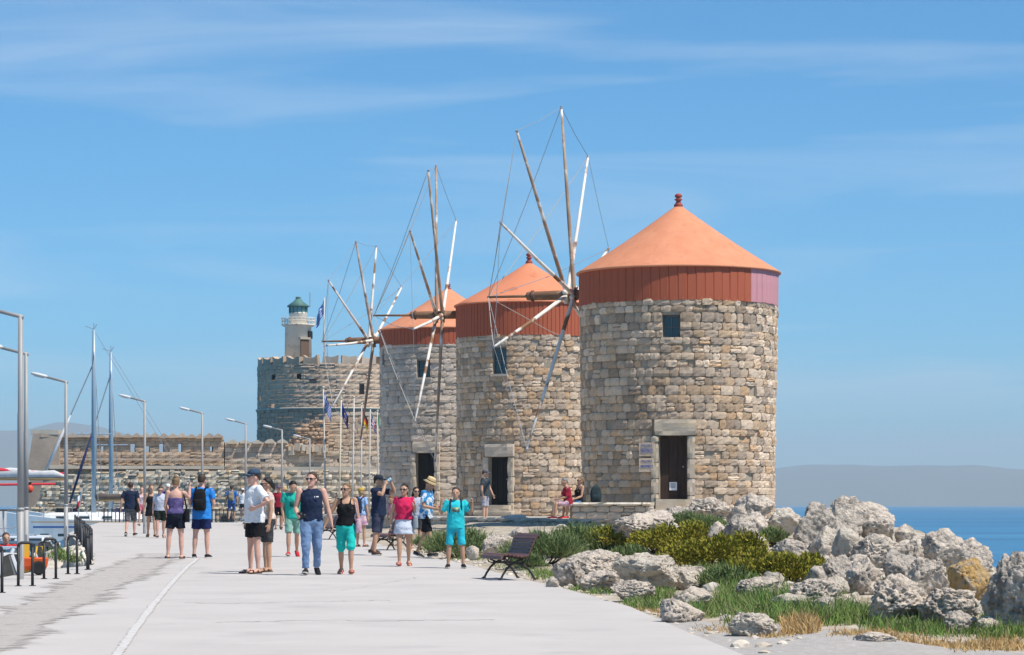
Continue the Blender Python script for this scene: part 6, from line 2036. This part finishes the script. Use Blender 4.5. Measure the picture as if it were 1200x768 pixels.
# white shirt couple
add('man in cap, white shirt and black shorts with a hand on his hip', 298, 672.5, 550, -62, 'm', 'pink', (A_HANG, A_HIP), (STANDW, STANDW), 0, (-4, 0), ('short', 'brown'), ('tee', white, .86, .75), ('shorts', black, .72), ('sandal', sand), glasses=True, hat=('cap', cloth('cap_blue', (.05, .08, .13))), fat=1.14, voxel=.0102)
add('woman with dark ponytail in beige top and dark shorts behind the man in white', 313, 670.5, 560, -70, 'f', 'tan', (A_FWD, A_HANG), (STAND, STAND), 0, (0, 0), ('pony', 'black'), ('tee', beige, .98, .35), ('shorts', charcoal, .85), ('sandal', sand), glasses=True, fat=1.04, voxel=.0102)
add('youth in green shirt looking down while walking in red shoes', 343, 652.5, 563, 6, 'm', 'tan', (((.15, .0, -1), (-.1, -.35, -1)), ((.15, .0, -1), (-.2, -.35, -1))), (WALKF, WALKB), 3, (8, 26), ('short', 'black'), ('tee', teal, .88, .6), ('shorts', sage, .9), ('shoe', red_shoe), extras=[('print', cloth('darkgreen', (.01, .12, .10)), 0, 1.22, .14, .12)], voxel=.0112)
# back view couple
add('woman seen from behind in purple strapless top taking a picture', 206, 655.5, 559.5, 184, 'f', 'pink', (((.2, -.1, -1), (-.1, -.6, -.5)), ((.35, -.85, -.35), (.05, -.3, 1))) [::-1], (STAND, STANDW), 0, (0, 8), ('bun', 'dkblond'), ('tube', purple, .97), ('shorts', cloth('dark_navy_shorts', (.012, .016, .03)), .62), ('sandal', sand), fat=1.06,
    extras=[('held', 0, (.02, .012, .07), m_phone, 'phone'), ('bag', black, -1)], voxel=.0112)
add('man seen from behind in blue shirt with black backpack', 236.5, 654.5, 556, 172, 'm', 'pink', (((.2, -.05, -1), (-.3, -.8, -.2)), ((.2, -.05, -1), (-.3, -.8, -.2))), (STAND, STANDW), 0, (0, 6), ('short', 'brown'), ('tee', blue, .82, .62), ('shorts', cloth('navy_shorts', (.015, .025, .09)), .72), ('shoe', blk_shoe), fat=1.1, extras=[('backpack', black)], voxel=.0112)
# group with man with camera, red woman, hat man, boy
add('man in navy shirt and cap lifting a camera to his eye', 443.5, 651, 557, 62, 'm', 'tan', (((.25, -.95, -.3), (-.55, .05, .85)), ((.2, -.95, -.1), (-.45, .15, .9))), (STANDW, WALKB[:2] + (0,)), 0, (-6, 0), ('short', 'black'), ('tee', navy, .86, .6), ('shorts', cloth('navy_cargo', (.022, .03, .06), (.05, .055, .09), 7), .98), ('shoe', sand), hat=('cap', cloth('cap_dark', (.03, .035, .05))), fat=1.06,
    extras=[('held', 1, (.1, .05, .07), mat('camera_silver', (.3, .45, .55), rough=.3), 'camera')], voxel=.0112)
add('woman in crimson top and white skirt walking with a grey bag', 473.5, 664, 567, 4, 'f', 'tan', (((.3, .12, -1), (.12, -.15, -1)), ((.2, .0, -1), (.0, -.75, .75))), (WALKF, WALKB), 0, (-22, 0), ('pony', 'black'), ('tee', red_, 1.0, .3), ('skirt', denimsk, .55), ('sandal', pinksand), glasses=True, extras=[('bag', bag_grey, 1)], voxel=.0112)
add('man in straw hat and blue leaf-print shirt looking at his hands', 499, 653.5, 560, 72, 'm', 'tan', (((.15, -.1, -1), (-.12, -1, -.12)), ((.15, -.1, -1), (-.2, -1, .05))), (WALKF, WALKB), 4, (0, 22), ('short', 'brown'), ('shirt', haw, .86, .7), ('shorts', black, .85), ('shoe', charcoal), hat=('hat', straw), voxel=.0112)
add('boy in turquoise shirt and aqua shorts holding his backpack straps', 534, 666, 571, 2, 'm', 'tan', (((.55, .1, -1), (-.05, -.3, 1)), ((.55, .05, -1), (.12, -.3, 1))), (STANDW, STANDW), 0, (-6, 0), ('short', 'brown'), ('tee', turq, .86, .7), ('shorts', cyanshort, .98), ('shoe', blk_shoe), curl=(1.1, 1.1), extras=[('backpack', navy), ('print', yprint, 0, 1.27, .17, .1)], voxel=.0102)
add('man in slate shirt and cap standing below the black doorway', 568.5, 628, 566.5, 68, 'm', 'fair', (A_HANG, A_FWD), (STAND, STAND), 0, (0, 5), ('short', 'brown'), ('tee', bluegrey, .88, .6), ('shorts', greypale, .9), ('shoe', blue_shoe), hat=('cap', cloth('cap_grey', (.14, .14, .16))), voxel=.0112)
# far strollers
add('man in navy shirt and plaid shorts walking away', 153, 628.5, 565, 176, 'm', 'pink', (A_HANG, ((.3, .15, -1), (.15, -.2, -1))), (WALKF, WALKB), 0, (10, 0), ('short', 'brown'), ('tee', navy, .88, .65), ('shorts', greyp, 1.08), ('shoe', blk_shoe), fat=1.12, extras=[('bag', black, -1)], voxel=.0112)
add('woman in light grey shirt and black shorts looking down while walking', 188, 630.5, 569, 8, 'f', 'pink', (A_HANG, A_HANG), (WALKF, WALKB), 4, (0, 24), ('bob', 'brown'), ('tee', lgrey, .92, .6), ('shorts', cloth('blackgreen', (.015, .025, .02)), .8), ('sandal', sand), glasses=True, fat=1.18, voxel=.0112)
add('woman in black dress walking behind the woman in grey', 177.5, 629.5, 568, 10, 'f', 'tan', (A_HANG, A_HANG), (WALKB, WALKF), 0, (14, 0), ('bob', 'red'), ('dress', black, .92), ('skirt', black, .5), ('sandal', sand), fat=1.05, voxel=.0112)
add('girl in pale top and pink shorts walking towards the promenade', 166.5, 616.5, 570.5, 0, 'f', 'pink', (A_HANG, A_HANG), (WALKF, WALKB), 0, (0, 0), ('long', 'dkblond'), ('tank', cloth('pale_pink', (.66, .52, .55)), .95), ('shorts', pink, .55), ('sandal', sand), voxel=.0165)
add('person in purple shirt and white cap hidden behind the strolling women', 197, 620, 567.5, 0, 'm', 'pink', (A_HANG, A_HANG), (STAND, STAND), 0, (0, 0), ('short', 'brown'), ('tee', cloth('violet', (.09, .06, .28)), .88, .6), ('shorts', charcoal, .8), ('shoe', charcoal), hat=('cap', white), voxel=.0165)
add('far man in blue shirt with brown backpack walking to the fort', 271.5, 611.5, 568.5, 176, 'm', 'tan', (A_HANG, A_BACK), (WALKF, WALKB), 0, (0, 0), ('short', 'brown'), ('tee', cloth('midblue', (.04, .14, .42)), .88, .65), ('shorts', cloth('slateblue', (.07, .13, .32)), .9), ('shoe', charcoal), extras=[('backpack', khaki)], voxel=.0165)
add('far woman in white shirt and cap walking to the fort', 284.5, 610.5, 572.5, 182, 'f', 'pink', (A_BACK, A_HANG), (WALKB, WALKF), 0, (0, 0), ('pony', 'brown'), ('tee', white, .92, .5), ('shorts', charcoal, .5), ('shoe', white), hat=('cap', white), voxel=.0165)
add('person in dark vest and red shirt behind the youth in green', 326.5, 621, 569.5, 10, 'm', 'tan', (A_BENT, A_BENT), (STAND, WALKB), 0, (0, 0), ('short', 'brown'), ('tee', dkred, .9, .6), ('shorts', black, .8), ('shoe', sand), hat=('cap', cloth('mauve', (.2, .12, .18))), voxel=.0165)
add('person in brown hat and striped top behind the youth in green', 333.5, 619, 571, 0, 'f', 'tan', (A_HANG, A_HANG), (STAND, STAND), 0, (0, 0), ('bob', 'dkblond'), ('tee', cloth('wine', (.25, .08, .14)), .95, .5), ('shorts', charcoal, .8), ('sandal', sand), hat=('hat', straw), voxel=.0165)
add('person in yellow cap, light blue shirt and dark backpack beside the navy man', 423, 641, 572, 150, 'f', 'tan', (A_HANG, A_FWD), (STAND, STAND), 0, (20, 0), ('short', 'blond'), ('tee', lblue, .95, .6), ('skirt', floral, .7), ('sandal', sand), hat=('cap', cloth('mustard', (.5, .33, .08))), extras=[('backpack', navy)], voxel=.0145)
add('dark haired woman in pale top behind the straw hat man', 487.5, 645, 571, 20, 'f', 'tan', (A_HANG, A_HANG), (STAND, STAND), 0, (0, 0), ('long', 'black'), ('tee', greypale, .95, .5), ('shorts', charcoal, .8), ('sandal', sand), glasses=True, voxel=.0145)
add('brown haired child bending forward behind the woman in crimson', 463, 640, 580, -40, 'f', 'tan', (A_FWD, A_FWD), (STAND, STAND), 14, (0, 10), ('bob', 'red'), ('tee', cloth('rose', (.5, .25, .28)), .95, .5), ('shorts', white, .7), ('sandal', sand), voxel=.0145)
# seated pair on the bench wall
sx, sy, sz = 1.60, 77.9, TZ + .47
def seated(label, x, y, face, H, **k):
    # seat height sets where the pelvis goes: hips at .93 of the model, thighs level
    s = H / 1.75
    return person(label, (x, y, TZ), H, face, 'f', legs=(SIT, SIT), **k)
seated('seated woman in dark red shawl and pale skirt on the bench wall', 1.62, 78.55, -78, 1.56, skin='tan', arms=(((.1, -.35, -1), (-.2, -1, -.1)), ((.1, -.35, -1), (-.2, -1, -.1))), lean=8, head=(10, 12), hair=('short', 'grey'), top=('shirt', dkred, .9, .95), bottom=('shorts', floral, .85), shoes=('shoe', cloth('maroon_shoe', (.16, .02, .03))), voxel=.011, grp='women resting on the bench wall')
seated('seated blond woman in black top and blue shorts leaning on the big mill', 1.93, 78.85, -68, 1.60, skin='tan', arms=(((.15, -.3, -1), (-.2, -1, -.25)), ((.15, -.1, -1), (.0, -.9, -.4))), lean=-6, head=(0, 0), hair=('bob', 'dkblond'), top=('tank', black, .92), bottom=('shorts', cloth('denim_short', (.08, .19, .34)), .5), shoes=('shoe', cloth('coral_shoe', (.6, .05, .06))), glasses=True, voxel=.011, grp='women resting on the bench wall')
T = thing('rucksack', 'dark teal rucksack leaning on the big mill beside the seated women', 'rucksack', (2.42, 78.75, TZ + .475))
BD = MB().loft([(0, 0, .0, .12, .09), (0, 0, .04, .16, .12), (0, .01, .25, .165, .12), (0, .03, .42, .13, .09), (0, .04, .48, .06, .04)], 18, 3).build('body', cloth('dark_teal', (.025, .04, .045)), T, True, remesh=.015, sm=2, disp=.02)
MB().loft([(0, -.11, .06, .1, .03), (0, -.125, .1, .12, .04), (0, -.12, .24, .11, .03)], 14, 3).build('pocket', cloth('dark_teal', (.03, .06, .07)), T, True)
MB().tube([(-.03, .04, .47), (-.02, .04, .53), (.02, .04, .53), (.03, .04, .47)], .01, 6).build('handle', black, T)
T = thing('beach_towel', 'folded pale towel lying on the terrace near the seated women', 'towel', (.05, 84.5, TZ))
MB().box((0, 0, .03), (.7, .4, .05), .2).build('lower_fold', cloth('towel', (.6, .62, .66)), T); MB().box((.12, .02, .08), (.42, .34, .05), .3).build('upper_fold', white, T)
# someone by the cars
person('person in red shirt standing among the parked cars', (hx(7, 63), 63, QZ), 1.72, 20, 'm', 'tan', (A_BENT, A_HANG), (STAND, STAND), 0, (0, 0), ('short', 'brown'), ('tee', cloth('bright_red', (.55, .03, .03)), .9, .6), ('shorts', charcoal, .8), ('shoe', charcoal), voxel=.0165)
bake_all()
